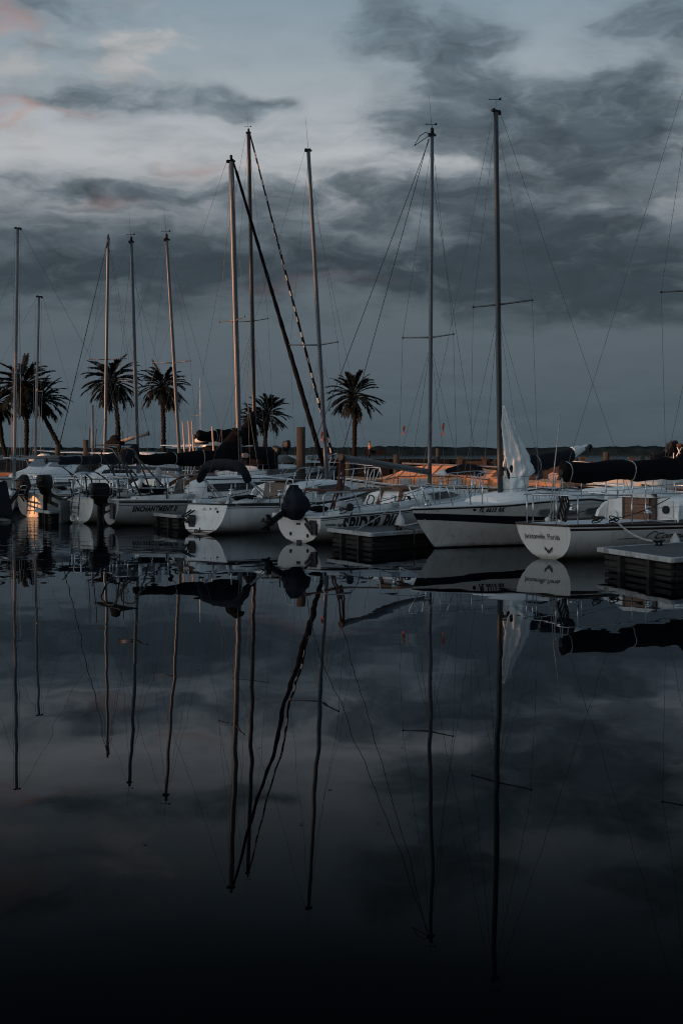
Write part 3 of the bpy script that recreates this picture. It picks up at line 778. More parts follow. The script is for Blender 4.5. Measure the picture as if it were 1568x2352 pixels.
        for k in range(ropes):
            x = r_.uniform(x0, x1 + 1.2); u = x / s.L; sd = r_.choice((-1, -1, 1)); c = Vector((x, sd * s.bs(u) * .86, s.zs(u) + .05))
            mb = MB(); mb.tube([c + Vector(((.10 + .03*sin(i*1.7)) * cos(i*.7), (.07 + .02*sin(i)) * sin(i*.7), .004*i + .03*sin(i*.9))) for i in range(26)], .011, 5); s.part(mb, 'rope_coil', r_.choice(['rope_dark', 'rope_dark', 'rope']))
        for k in range(lines):
            xa, xb = r_.uniform(x0, x0 + .8), r_.uniform(x1, x1 + 1.5); sd = -1 if k % 2 == 0 else 1
            pa = Vector((xa, sd * s.bs(xa/s.L) * .8, s.dk(xa) + .12)); pb = Vector((xb, sd * s.bs(xb/s.L) * .7, s.dk(xb) + r_.uniform(.2, .5)))
            mb = MB(); mb.tube(sag(pa, pb, .05, 8), .009, 5); s.part(mb, 'sheet_line', 'rope_dark')
V = Vector
# ================================================================== the near row, from the right
# ---- white sloop with a D-shaped transom and a long black sail cover
b = Boat('sailboat', 'nearest white sloop with rounded transom lettered Jacksonville, Florida and brown cabin door', W(1259, 1284), 38, 8.2, 2.55, .545, [(0,.66),(.4,.64),(1,1.02)], rake=-.17, over=1.2, dt=-.03, trans_p=2.1)
b.hull('gelcoat', [(.0, .03), (.055, .10)], boot=-.02, trim='stripe_brown', sm='stripe_brown')
b.name_on_transom('Jacksonville, Florida', -.06, .38, .15, .0015, sx=.74)
mb = MB(); x = b.tx(.22) - .006     # a small bird with spread wings
for sg in (1, -1): mb.add([(x, -.06 + sg*.0, .17), (x, -.06 + sg*.05, .22), (x, -.06 + sg*.14, .285), (x, -.06 + sg*.19, .27), (x, -.06 + sg*.15, .235), (x, -.06 + sg*.16, .215), (x, -.06 + sg*.10, .19), (x, -.06 + sg*.04, .15)], [tuple(range(8))])
mb.add([(x, -.10, .17), (x, -.06, .235), (x, -.02, .17), (x, -.045, .12), (x, -.075, .12)], [(0,1,2,3,4)])
b.part(mb.xf(lambda v: V((v.x, -.06 + (v.y + .06) * .62, .17 + (v.z - .2) * .8))), 'bird_emblem', 'letter')
b.name_on_side('Compass', 1.82, .365, .17, -1, .30, .003, drop=-.012, fit=.98); b.name_on_side('Rose', 2.22, .235, .16, -1, .30, .003, drop=-.012, fit=.62)
mb = MB()
def side_stroke(B_, pts, r, side=-1):
    out = []
    for x, z in pts:
        u = max(.001, min(.99, x / B_.L)); v = (z - B_.zk(u)) / (B_.zs(u) - B_.zk(u)); p = B_.S(u, v, side, .004); out.append(p)
    return out
mb.tube(side_stroke(b, [(1.08, .385), (1.3, .388), (1.6, .395), (1.70, .40)], .008), .006, 4)
mb.tube(side_stroke(b, [(1.98, .47), (1.94, .515), (1.86, .51), (1.77, .45), (1.76, .38), (1.82, .345), (1.94, .36)], .008), .008, 4)
mb.tube(side_stroke(b, [(2.02, .225), (2.06, .205), (2.07, .25), (2.03, .27)], .008), .007, 4)
b.part(mb, 'flourish', 'letter')
xb = 2.68
b.cabin([(xb, 1.03, 1.06), (3.4, 1.02, 1.12), (5.2, .80, 1.14), (6.3, .45, 1.10)], slope=.22)
mb = MB(); mb.box((xb - .05, .02, .84), (.05, .86, .72)); bk = b.part(mb, 'door_frame', 'stripe_brown', bevel=.008)
mb = MB()
for z0, z1 in ((.50, .80), (.805, .98), (.985, 1.155)): mb.box((xb - .085, .04, (z0 + z1) / 2), (.03, .62, z1 - z0 - .006))
mb.box((xb - .105, .04, 1.10), (.014, .03, .03))
b.part(mb, 'companionway_door', 'door_wood', bk, bevel=.004)
mb = MB(); mb.loft([[V((x, .50, 1.12)), V((x, .35, 1.20)), V((x, -.27, 1.20)), V((x, -.42, 1.12))] for x in (2.52, 3.5)], True); b.part(mb, 'sliding_hatch', 'gelcoat')
b.patch('vent_cover', (xb - .01, .72, .72), .115, .13, (-1, 0, 0), 'gelcoat', th=.05)
mb = MB(); mb.box((xb - .02, -.66, .90), (.03, .30, .34)); q = b.part(mb, 'compass_panel', 'gelcoat', bevel=.01)
b.patch('compass', (xb - .035, -.66, .89), .075, .08, (-1, 0, 0), 'black', th=.05)
b.coaming(.7, 2.66, .86, 1.02, .09, 'stripe_brown')
for sd in (1, -1):   # raised side wings of the bulkhead
    mb = MB(); mb.prism([(2.45, sd*1.10, .56), (2.66, sd*1.02, .56), (2.67, sd*.95, 1.02), (2.62, sd*1.0, .97), (2.52, sd*1.05, .84)], (0, -sd*.08, 0)); b.part(mb, 'bulkhead_wing', 'gelcoat_clean')
b.window([(3.3,.35),(4.6,.38),(4.7,.5),(4.6,.75),(3.3,.72)], -1, 'window')
b.rig(4.8, 1.1, (1590, 165), r=.07, masthead='vane', spread=.52, sw=.95, sheer_hw=1.0, spz=CH + (HZ - 665) / F * 29.9, m='alu_dark', stay_r=.0055)
bm0 = (4.72, 0, 1.62); bm1 = (.38, 0, 1.64)
b.boom(bm0, bm1, .055); b.cover((4.72, 0, 1.74), (.42, 0, 1.66), .15, .225, 'canvas_black', .07, ties=(.56, .97), collar=.75, seed=2, taper=(.90, 1.0))
b.pushpit(.56, 1.25, mid=False); b.pulpit()
b.lifelines(1.6, 6.8, .58, 4)
b.tubes('tackle_line', [[(.05, .02, .72), (.16, .03, 1.55), (.38, .06, 2.75)], [(.05, -.06, .72), (.16, -.02, 1.55)], [(.38, 0, 1.60), (.30, .05, 1.1), (.06, .12, .72)], [(.38, 0, 1.60), (.33, -.05, 1.1), (.10, -.16, .72)]], .010, 'rope')
for q in ((.10, .12, .74), (.12, -.20, .74)): mb = MB(); mb.ball(q, (.06, .06, .05)); b.part(mb, 'stern_light', 'gelcoat')
b.winch((1.7, -.98, .84)); b.winch((1.7, .98, .84))
b.clutter(31, 0.5, 2.3, 0, 3, 2)
B1 = b
# ---- blue dark striped white sloop, bow towards the left
b = Boat('sailboat', 'white sloop lettered FL 6615 RK with broad black band and loose grey sail', (6.97, 34.0, 0), 218, 7.0, 2.45, .62, [(0,.86),(.28,.92),(.42,1.02),(.58,.99),(.75,.91),(1,.86)], rake=-.1, over=.78)
zt = lambda u: table([(0,.50),(.4,.54),(.65,.655),(1,.755)], u); zl = lambda u: table([(0,.33),(.4,.37),(.65,.47),(1,.615)], u)
b.hull('gelcoat', [(lambda u: b.zs(u) - .012, lambda u: b.zs(u) - .045), (zt, zl)], boot=.03, trim='gelcoat')
b.name_on_side('FL 6615 RK', 5.66, .765, .125, 1, 0, .006, sx=.80, drop=-.01, name='registration_number')
mb = MB(); mb.add([b.S(x / 7.0, (z - b.zk(x/7.0)) / (b.zs(x/7.0) - b.zk(x/7.0)), 1, .008) for x, z in ((5.84,.79),(5.78,.79),(5.78,.84),(5.84,.84))], [(0,1,2,3)]); b.part(mb, 'registration_sticker', 'letter')
for x in (4.15, 3.48, 2.82):
    ring = []; rin = []
    for k in range(24):
        a = 2*pi*k/24; dx = .235 * math.copysign(abs(cos(a))**.5, cos(a)); dz = .085 * math.copysign(abs(sin(a))**.75, sin(a))
        for lst, sc, o in ((ring, 1.0, .012), (rin, .84, .016)):
            u = (x + dx*sc) / 7.0; z = .735 + dz*(sc if sc == 1 else .75); lst.append(b.S(u, (z - b.zk(u)) / (b.zs(u) - b.zk(u)), 1, o))
    mb = MB(); mb.loft([ring, rin], True, (False, False)); wf = b.part(mb, 'window_frame', 'gelcoat_grey')
    mb = MB(); mb.add(rin, [tuple(range(24))]); b.part(mb, 'window', 'window_grey', wf)
b.cabin([(2.1,.80,1.06),(2.5,.86,1.14),(4.2,.78,1.13),(5.0,.55,1.03)], slope=.5)
b.tubes('grab_rail', [[(2.5,.55,1.2),(2.9,.56,1.24),(3.3,.56,1.2),(3.7,.55,1.23),(4.1,.53,1.19)], [(2.5,-.55,1.2),(2.9,-.56,1.24),(3.3,-.56,1.2),(3.7,-.55,1.23),(4.1,-.53,1.19)]], .018, 'stripe')
mb = MB(); mb.box((3.0, .1, 1.21), (.7, .6, .06)); b.part(mb, 'sliding_hatch', 'gelcoat', bevel=.015)
b.coaming(.4, 2.1, .86, 1.02, .2)
b.rig(4.42, 1.05, (1138, 258), r=.068, masthead='vane', sw=.92, spz=CH + (HZ - 700) / F * 31.3, m='wood_mast' if False else 'alu_dark', sheer_hw=1.08, stay_r=.0055)
b.boom((4.34, 0, 1.66), (1.55, 0, 2.16), .05)
b.cover((4.20, 0, 1.62), (2.15, 0, 1.98), .13, .20, 'canvas_navy', .03, ties=(.45,), seed=4, taper=(.8, 1.15))
mb = MB(); rings = []
for i in range(9):
    t = i / 8; c = V((lerp(2.15, 1.62, t), 0, lerp(2.0, 2.16, t))); rr = lerp(.15, .05, t ** .8)
    rings.append([c + V((0, cos(a) * rr * .7, sin(a) * rr * (1.1 if sin(a) > 0 else 1.0))) + V((0, 0, .02 * noise.noise((a, t*4, 1)))) for a in [2*pi*k/12 for k in range(12)]])
mb.loft(rings); b.part(mb, 'sail_end', 'sailcloth')
# the loose sail gathered at the mast foot
mb = MB(); rings = []; n = 80
for i in range(n + 1):
    t = i / n; z = lerp(1.02, 3.05, t)
    wx = table([(0,.10),(.08,.30),(.2,.36),(.32,.52),(.45,.46),(.7,.30),(.92,.16),(1,.05)], t); wy = table([(0,.10),(.15,.20),(.4,.15),(1,.04)], t)
    c = V((4.32 - wx * .86 + .10 * t, .05, z)); wx *= .76; ring = []
    for k in range(64):
        a = 2*pi*k/64
        fold = 1 + .10 * (1 - 2 * abs(((a * 1.59 + z * .5) % 1.0) - .5)) * 2 - .1 + .26 * noise.noise((cos(a)*2.2, sin(a)*2.2, z*.9)) + .20 * sin(a*6 + z*2.6 + 2*noise.noise((z*1.5, 3, 1))) * (1 - .6*t) + .16 * noise.noise((cos(a)*4, sin(a)*4, z*3.2)) + .15 * (abs(((z*3.2 + .5*cos(a) + .5*noise.noise((z*2, cos(a), 4))) % 1.0) - .5) * 4 - 1) * sst(.75, .05, t)
        ring.append(c + V((cos(a) * wx * fold, sin(a) * wy * fold, -.10 * abs(cos(a)) * (1 - t))))
    rings.append(ring)
mb.loft(rings); b.part(mb, 'loose_sail', 'sailcloth')
b.pulpit(.46, 1.15, lean=.13); b.pushpit(.55, 1.2, mid=False)
b.lifelines(1.8, 5.6, .55, 4)
b.winch((6.6, .05, .9), .9)
b.tubes('bow_cleat', [[(6.55, -.1, .93), (6.55, .1, .93)]], .02, 'black')
b.clutter(32, 0.6, 2.0, 2, 4, 3)
B2 = b
# ---- the small racer with the covered motor
b = Boat('sailboat', 'small white sloop lettered SPIDER.PIG with a navy hood over its outboard', W(688, 1247), 48, 6.9, 2.4, .56, [(0,.585),(.15,.645),(.30,.69),(.5,.76),(1,1.0)], rake=-.03, over=.9, dt=-.01, trans_p=2.3)
b.hull('gelcoat', [(.012, .036), (.054, .070)], boot=-.03, trim='gelcoat')
b.name_on_side('SPIDER.PIG', .54, .185, .53, -1, 0, .022, drop=-.035, fit=1.66); b.name_on_side('CAPRI 22', .10, .40, .055, -1, 0, .003, name='small_lettering', fit=.40)
for (y, z) in ((.26, .20), (-.26, .17)): b.patch('drain_plug', (b.tx(z) - .004, y, z), .032, .045, (-1, 0, 0), 'black', 12, .012)
mb = MB(); mb.box((-.02, .02, .43), (.02, .12, .05)); mb.box((-.02, .0, .035), (.03, .13, .06)); b.part(mb, 'rudder_gudgeon', 'rubber')
mb = MB(); mb.box((-.02, -.44, .38), (.03, .22, .28)); mb.beam((-.04, -.2, .56), (-.10, -.46, .34), .03, .05); mb.beam((-.04, -.2, .44), (-.10, -.46, .24), .03, .05); mb.box((-.06, -.50, .32), (.06, .15, .26)); b.part(mb, 'motor_mount', 'rubber')
b.outboard((-.10, .12, .72), 62, 'canvas_navy', .86, -6, False, 1.0)
mb = MB(); rings = []      # the sagging hood over the motor head
for i in range(13):
    t = i / 12; z = lerp(.52, 1.30, t); w_ = table([(0,.05),(.10,.17),(.32,.31),(.55,.29),(.8,.17),(1,.05)], t)
    rings.append([V((-.16 + .10*t + cos(a) * w_ * .9, -.02 + .12*t + sin(a) * w_ * 1.05, z)) * 1 + V((cos(a), sin(a), 0)) * (.075 * noise.noise((cos(a)*2.5, sin(a)*2.5, z*2.6)) + .04 * (abs(((a*.95 + z*1.3 + .4*noise.noise((z*3, a, 2))) % 1.0) - .5) * 4 - 1) * sst(0, .3, t) + (.05 * cos(a - 5.2) if .3 < t < .75 else 0)) for a in [2*pi*k/24 for k in range(24)]])
mb.loft(rings); b.part(mb, 'motor_hood', 'canvas_navy')
b.ladder((.06, .36, 1.36), (-.06, .50, .55), .26, 2, 'white_tube', 0, (.2, 1, 0))
b.tubes('flag_staff_socket', [[(.0, .62, .5), (.0, .62, 1.05)]], .016, 'rubber')
mb = MB(); mb.box((-.06, .66, .60), (.16, .14, .12)); b.part(mb, 'step_bracket', 'white_tube', bevel=.01)
b.tubes('stern_rail', [[(.12, -.62, .62), (.12, -.62, 1.06), (.20, -.66, 1.14), (.75, -.86, 1.14), (.86, -.90, 1.06), (1.0, -.94, .66)]], .016)
b.patch('speaker', (.72, -.86, .80), .09, .09, (-.3, -1, .1), 'rubber', 20, .03)
b.coaming(.25, 3.1, .66, .93, .20)
xb = 3.05
b.cabin([(xb, .84, 1.05), (3.7, .86, 1.12), (4.6, .72, 1.12), (5.6, .36, 1.06)], slope=.30, aft=.16)
for y in (.34, -.36):
    mb = MB(); mb.beam((xb - .035, y, .64), (xb + .15, y * .86, 1.12), .085, .06); b.part(mb, 'companionway_trim', 'teak')
mb = MB(); mb.add([(xb - .015, .31, .64), (xb - .015, -.33, .64), (xb + .165, -.28, 1.12), (xb + .165, .27, 1.12)], [(0,1,2,3)]); mb.box((xb + .06, 0, .93), (.012, .62, .008)); b.part(mb, 'companionway_door', 'gelcoat_clean')
mb = MB(); mb.loft([[V((x, .40, 1.12 - q)), V((x, .3, 1.20 - q)), V((x, 0, 1.225 - q)), V((x, -.3, 1.20 - q)), V((x, -.42, 1.12 - q))] for x, q in ((3.1, .0), (3.8, -.02))], True); b.part(mb, 'sliding_hatch', 'teak')
for y in (.52, -.60):
    pts = [(xb - .02 + .03*sin(a*3), y + cos(a*1.01) * .10, .86 + sin(a) * .14) for a in [2*pi*k/14 for k in range(43)]]
    b.tubes('rope_coil', [pts], .014, 'rope_dark')
b.patch('instrument', (xb + .02, -.66, .95), .045, .045, (-1, 0, .2), 'black', 16, .03)
b.window([(3.75,.42),(3.75,.86),(4.6,.90),(5.25,.60),(5.1,.45)], -1)
b.window([(3.75,.42),(3.75,.86),(4.6,.90),(5.25,.60),(5.1,.45)], 1)
b.rig(b.cl(986), 1.12, (992, 312), r=.058, masthead='both', sw=.80, spz=CH + (HZ - 777) / F * 35.6, m='alu', sheer_hw=.95, fore=.86, stay_r=.0055, back=False)
mA = b.mast[0]; a0 = b.px(785, 1051, b.depth((1.42, 0, 0)))
b.boom((mA.x - .08, 0, 1.55), (a0.x, a0.y, a0.z), .075)
b.tubes('backstay', [[b.at(.99) - V((.1, 0, 0)), (.55, 0, 2.35), (.04, 0, .66)], [b.at(.99) - V((.14, 0, 0)), a0 + V((0, 0, .08))]], .008, 'wire_dark')
c = b.mast[1]; b.tubes('crane_whip', [[c - V((.05, 0, 0)), c + V((-.22, .02, .06)), c + V((-.42, .05, -.06)), c + V((-.62, .07, -.34)), c - V((.1, 0, .0))]], .010, 'wire_dark')
b.tubes('mainsheet', [[a0 - V((0, 0, .05)), (1.32, .05, 1.3), (1.0, -.02, .72)], [a0 - V((.05, 0, .05)), (1.25, -.05, 1.25), (1.02, -.1, .72)], [a0 - V((-.05, 0, .05)), (1.4, .0, 1.2), (1.1, .06, .72)], [a0 + V((.06, 0, -.06)), (1.5, 0, 1.35), (1.46, .05, 1.12), (1.40, 0, 1.02), (1.32, -.03, 1.12), (1.36, 0, 1.4)]], .020, 'rope_red')
b.tubes('tiller', [[(.25, .05, 1.20), (1.3, .0, 1.13), (3.0, -.15, 1.16)], [(.2, .02, 1.18), (.0, .0, .6)]], .030, 'teak')
b.pulpit(.55, 1.1)
b.lifelines(1.6, 5.8, .55, 4)
b.winch((2.2, -.92, .88)); b.winch((2.2, .92, .88))
b.clutter(33, 0.4, 2.6, 2, 4, 3)
B3 = b
# ---- the white boat with the reverse transom and the empty motor bracket
b = Boat('sailboat', 'white sloop with empty black motor bracket on its sloping transom, beside the navy motor hood', W(458, 1227), 51, 7.2, 2.5, .545, [(0,.74),(.4,.72),(1,1.02)], rake=.30, over=.95, dt=.0, trans_p=3.2)
b.hull('gelcoat', [(.02, .05), (.075, .095)], boot=-.02, trim='stripe', transom='w')
mb = MB()   # brown scum bands across the foot of the transom
for z0, z1, mi in ((.02,.06,0),(.085,.11,0)):
    def yb(z): return b.bs(0) * (1 - (1 - (z - b.zk(0)) / (b.zs(0) - b.zk(0))) ** 3.2) ** (1 / 3.2) * .985
    mb.add([(b.tx(z0) - .005, yb(z0), z0), (b.tx(z0) - .005, -yb(z0), z0), (b.tx(z1) - .005, -yb(z1), z1), (b.tx(z1) - .005, yb(z1), z1)], [(0,1,2,3)])
b.part(mb, 'waterline_band', 'bottom_brown')
mb = MB(); mb.tube([(b.tx(.09) - .03, .13 + .045*cos(a), .075 + .045*sin(a)) for a in [2*pi*k/14 for k in range(15)]], .011, 5); mb.tube([(b.tx(.08) - .03, .12, .08), (b.tx(.08) - .03, -.10, .085)], .014, 5); mb.tube([(b.tx(.15)-.01, .03, .16), (b.tx(.05) - .03, .02, .03)], .012, 5); b.part(mb, 'rudder_gudgeon', 'rubber')
mb = MB()
for y in (.42, .54):
    mb.beam((b.tx(.56) - .03, y - .06, .58), (b.tx(.40) - .22, y + .02, .43), .03, .035); mb.beam((b.tx(.42) - .20, y + .02, .44), (b.tx(.30) - .05, y - .15, .22), .03, .035); mb.beam((b.tx(.56) - .03, y - .06, .40), (b.tx(.40) - .2, y + .02, .28), .03, .035)
mb.box((b.tx(.36) - .06, .34, .32), (.05, .20, .30)); b.part(mb, 'motor_mount', 'rubber')
for y, z in ((.06, .62), (-.14, .63), (-.33, .63)): b.patch('through_hull', (b.tx(z) - .004, y, z), .025, .03, (-1, 0, 0), 'steel', 10, .02)
b.patch('stern_plate', (b.tx(.61) - .004, .08, .605), .06, .028, (-1, 0, 0), 'gelcoat_cream', 12, .02)
b.patch('drain_plug', (b.tx(.57) - .004, -.42, .55), .028, .05, (-1, 0, -.3), 'black', 10, .02)
for sd in (1, -1):
    mb = MB(); mb.loft([[V((.36, sd*.62, .72)), V((.52, sd*.62, .72)), V((.52, sd*.5, .72)), V((.36, sd*.5, .72))], [V((.43, sd*.58, .86)), V((.46, sd*.58, .86)), V((.46, sd*.56, .86)), V((.43, sd*.56, .86))]]); mb.tube([(.44, sd*.57, .85), (.44, sd*.57, 1.0)], .01, 5); b.part(mb, 'stern_horn', 'gelcoat')
b.coaming(.5, 2.75, .72, .98, .17)
xb = 2.70
b.cabin([(xb, .88, 1.14), (3.3, .92, 1.24), (4.7, .80, 1.26), (5.9, .40, 1.14)], slope=.30, aft=.10)
mb = MB(); mb.add([(xb - .012, .34, .76), (xb - .012, -.42, .76), (xb + .09, -.38, 1.24), (xb + .09, .32, 1.24)], [(0,1,2,3)]); b.part(mb, 'companionway_door', 'hatch_wood')
mb = MB(); mb.box((xb + .42, -.03, 1.295), (.85, .86, .035)); b.part(mb, 'sliding_hatch', 'stripe_brown', bevel=.01)
b.patch('speaker', (xb + .01, .60, .97), .085, .085, (-1, 0, .2), 'window_grey', 20, .02)
for sd in (-1, 1): b.window([(3.55,.42),(3.55,.80),(4.8,.84),(5.35,.56),(5.2,.45)], sd)
b.rig(b.cl(751), 1.2, (708, 347), r=.068, masthead='antenna', sw=.85, spz=CH + (HZ - 792) / F * 39.1, m='alu', sheer_hw=1.0, fore=.86, sprake=-.25)
b.pulpit(.58, 1.1, 'white_tube'); b.lifelines(1.5, 6.0, .58, 4)
b.tubes('stern_rail', [[(.35, -.7, .74), (.40, -.72, 1.25)], [(.30, .69, .74), (.32, .70, 1.20)]], .014, 'steel')
# folded bimini across the cockpit
mb = MB(); rings = []
for i in range(23):
    t = i / 22; y = lerp(.80, -.84, t); z = 1.60 + .12 * sin(pi * t) ** .5 ; ry = .145 * (.65 + .35 * sst(0, .1, min(t, 1 - t)))
    rings.append([V((.85 + cos(a) * .15, y, z - .25 * (abs(2*t-1)) ** 6 + sin(a) * ry)) + V((cos(a), 0, sin(a))) * .035 * noise.noise((t*11, cos(a)*2, sin(a)*2)) for a in [2*pi*k/14 for k in range(14)]])
mb.loft(rings); bi = b.part(mb, 'folded_bimini', 'canvas_navy')
b.tubes('bimini_strut', [[(.85, sd*.76, 1.42), (1.5 + q, sd*.86, .84)] for sd in (1, -1) for q in (0, .18, .30)], .014, 'steel', 6, bi)
b.winch((2.0, -.90, .92)); b.winch((2.1, .90, .92))
b.clutter(34, 0.6, 2.6, 4, 4, 3)
B4 = b
# ---- ENCHANTMENT II
b = Boat('sailboat', 'grey white sloop lettered ENCHANTMENT II with black sail cover and steel stern arch', W(252, 1207.5), 27, 6.85, 2.45, .56, [(0,.73),(.4,.72),(1,1.08)], rake=.05, over=.9, dt=.02, trans_p=2.2)
b.hull('gelcoat_grey', [(.035, .085), (.14, .155)], boot=.02, trim='gelcoat')
b.name_on_side('ENCHANTMENT II', .40, .415, .195, -1, .30, .010, drop=-.006, fit=1.22)
b.outboard((-.12, .10, .74), 0, None, 1.12, 8, False, 1.15)
mb = MB(); mb.box((-.04, -.36, .42), (.05, .26, .44)); mb.beam((-.02, -.1, .62), (-.16, .12, .52), .04, .06); mb.beam((-.02, -.1, .42), (-.16, .12, .34), .04, .06); mb.box((-.16, .1, .48), (.06, .26, .34)); b.part(mb, 'motor_mount', 'rubber')
b.coaming(.4, 2.0, .70, .95, .20)
xb = 1.96
b.cabin([(xb, .86, 1.20), (2.5, .93, 1.33), (4.4, .84, 1.34), (5.4, .55, 1.24)], slope=.25, aft=.18)
mb = MB(); mb.add([(xb - .012, .36, .80), (xb - .012, -.40, .80), (xb + .17, -.36, 1.28), (xb + .17, .32, 1.28)], [(0,1,2,3)]); b.part(mb, 'companionway_opening', 'black')
for y in (.44, -.50):
    mb = MB(); mb.beam((xb - .05, y * 1.15, 1.10), (xb + .40, y * 1.1, 1.34), .05, .10); b.part(mb, 'companionway_trim', 'teak')
mb = MB(); mb.box((xb + .62, -.03, 1.385), (.95, .80, .035)); b.part(mb, 'sliding_hatch', 'alu', bevel=.01)
b.window([(2.55,.40),(2.55,.74),(5.0,.74),(5.0,.42)], -1, n=10); b.window([(2.5,.90),(2.5,.95),(5.1,.95),(5.1,.90)], -1, 'stripe', 'eyebrow_stripe', 10)
b.rig(b.cl(551), 1.35, (531, 372), r=.076, rt=.072, masthead='light', sw=.95, spz=CH + (HZ - 735) / F * 41.1, m='alu', sheer_hw=1.05, fore=.99)
b.furled(.074, 'canvas_black')
b.boom((3.78, 0, 1.86), (.72, 0, 1.82), .05, 'alu')
b.cover((3.82, 0, 1.90), (.80, 0, 1.86), .15, .19, 'canvas_black', .06, ties=(.34, .63), collar=.62, seed=6, taper=(.75, 1.25))
mb = MB(); mb.lathe([(.12, 0), (.19, .02), (.20, .10), (.14, .16), (.1, .17)], (3.86, 0, 2.50), 12); b.part(mb, 'mast_collar', 'canvas_black')
b.pushpit(.62, 1.35, r=.020); b.pulpit(); b.lifelines(1.8, 6.3, .58, 4)
b.tubes('stern_rail', [[(.10, -.62, .74), (.05, -.62, 1.32), (.05, -.2, 1.34)], [(1.35, -.9, .76), (1.3, -.88, 1.36), (.7, -.8, 1.36)], [(.3, .72, .74), (.9, .2, 1.34)], [(.15, .4, .74), (.55, -.5, 1.36)]], .018, 'alu_dark')
paths = []
for xo, lean in ((.55, .0), (.25, -.28)):
    paths.append([(xo + .45, .74, .74), (xo + .22 + lean*.3, .76, 1.4), (xo + lean, .66, 1.98), (xo - .03 + lean, .50, 2.12), (xo - .04 + lean, 0, 2.16), (xo - .03 + lean, -.50, 2.12), (xo + lean, -.66, 1.98), (xo + .22 + lean*.3, -.76, 1.4), (xo + .45, -.74, .74)])
paths += [[(1.6, .82, .76), (.5, .70, 1.95)], [(1.6, -.82, .76), (.5, -.70, 1.95)], [(.55, .7, 1.5), (.30, .3, 2.1)], [(.65, .74, 1.3), (.45, -.74, 1.3)]]
b.tubes('fishing_rod', [[b.px(x_, y_, 39.8), b.px(x_ + q_, 1085, 39.6)] for x_, y_, q_ in ((207, 982, -2), (222, 985, -6), (266, 988, 2), (283, 990, 1))], .012, 'rope_dark')
ar = b.tubes('stern_arch', paths, .024, 'alu_dark')
mb = MB(); mb.box((.15, -.05, 2.24), (.55, 2.35, .035)); b.part(mb, 'solar_panel', 'black', ar)
mb = MB()
for c_, r_ in (((.2, .35, 2.31), (.16, .30, .10)), ((.2, .12, 2.38), (.15, .24, .15)), ((.2, -.2, 2.30), (.18, .2, .06))): mb.ball(c_, r_, 12, 8)
b.part(mb, 'folded_bimini', 'canvas_black', ar)
for q, r_ in (((1.1, .3, 1.0), (.18, .22, .14)), ((1.4, -.1, .98), (.2, .15, .12))): mb = MB(); mb.ball(q, r_); b.part(mb, 'cockpit_cushion', 'canvas_black')
mb = MB(); mb.tube([(.6, -.86, 1.05), (.6, -.86, 1.32)], .055, 10); b.part(mb, 'rod_holder', 'white_tube')
mb = MB(); mb.loft([[V((1.35 + cos(a)*r_, -.2 + sin(a)*r_, z)) for a in [2*pi*k/10 for k in range(10)]] for z, r_ in ((1.05,.05),(1.3,.10),(1.55,.08),(1.62,.02))]); b.part(mb, 'furled_ensign', 'canvas_grey')
b.winch((1.5, -.92, .95)); b.winch((1.5, .92, .95))
b.clutter(35, 0.4, 1.9, 8, 6, 6)
B5 = b
# ---- DAYTONA BEACH FL
b = Boat('sailboat', 'small white sloop with transom lettered DAYTONA BEACH FL, boarding ladder and grey rudder', W(180, 1202), 53, 6.9, 2.4, .50, [(0,.72),(.4,.72),(1,1.0)], rake=.03, over=.9, dt=-.02, trans_p=2.6)
b.hull('gelcoat', [(.04, .07)], boot=-.01, trim='gelcoat')
b.name_on_transom('DAYTONA', -.20, .42, .10, .002); b.name_on_transom('BEACH', -.22, .29, .10, .002); b.name_on_transom('FL', -.16, .15, .10, .002)
b.ladder((-.10, -.10, 1.35), (-.14, .0, .22), .30, 4, 'steel', .1, r=.019)
b.tubes('stern_rail', [[(.2, -.5, .72), (-.2, -.75, 1.3), (-.25, -.6, 1.42)], [(.1, -.3, .72), (-.3, -.62, 1.36)], [(.3, .55, .72), (.1, .5, 1.25), (.9, .6, 1.3)]], .022, 'rubber')
mb = MB(); rings = [[V((-.05 - q, .38 + e, z)) for q, e in ((0,.05),(.30,.06),(.34,0),(.30,-.06),(0,-.05))] for z in (-.2, .1, .4, .66)]; mb.loft(rings); b.part(mb, 'rudder', 'alu')
b.tubes('tiller', [[(-.2, .38, .66), (.2, .3, .84), (.9, .1, .98)]], .028, 'rubber')
b.outboard((-.34, .92, .98), 0, None, 1.02, 12, False, 1.25)
mb = MB(); mb.beam((-.0, .55, .62), (-.34, .88, .86), .05, .10); mb.beam((-.0, .55, .40), (-.34, .88, .62), .05, .10); mb.box((-.36, .9, .74), (.06, .3, .36)); mb.box((-.02, .5, .5), (.05, .16, .3)); b.part(mb, 'motor_mount', 'rubber')
b.coaming(.3, 2.7, .60, .9, .18)
b.cabin([(2.7, .84, 1.15), (3.4, .88, 1.2), (4.8, .70, 1.2), (5.8, .36, 1.1)], slope=.3, aft=.1)
for sd in (-1, 1): b.window([(3.4,.42),(3.4,.78),(4.8,.8),(5.2,.5)], sd)
mb = MB(); mb.add([(2.68, .34, .76), (2.68, -.36, .76), (2.77, -.32, 1.22), (2.77, .3, 1.22)], [(0,1,2,3)]); b.part(mb, 'companionway_door', 'gelcoat_cream')
b.rig(b.cl(416), 1.15, (383, 552), r=.062, masthead='both', sw=.80, spz=CH + (HZ - 835) / F * 44.6, m='alu', sheer_hw=.95, fore=.97, stay_r=.005)
b.boom((b.mast[0].x - .1, 0, 1.50), (1.35, 0, 1.62), .055, 'alu')
b.pushpit(.55, 1.0, r=.019); b.pulpit(); b.lifelines(1.6, 5.8, .55, 4)
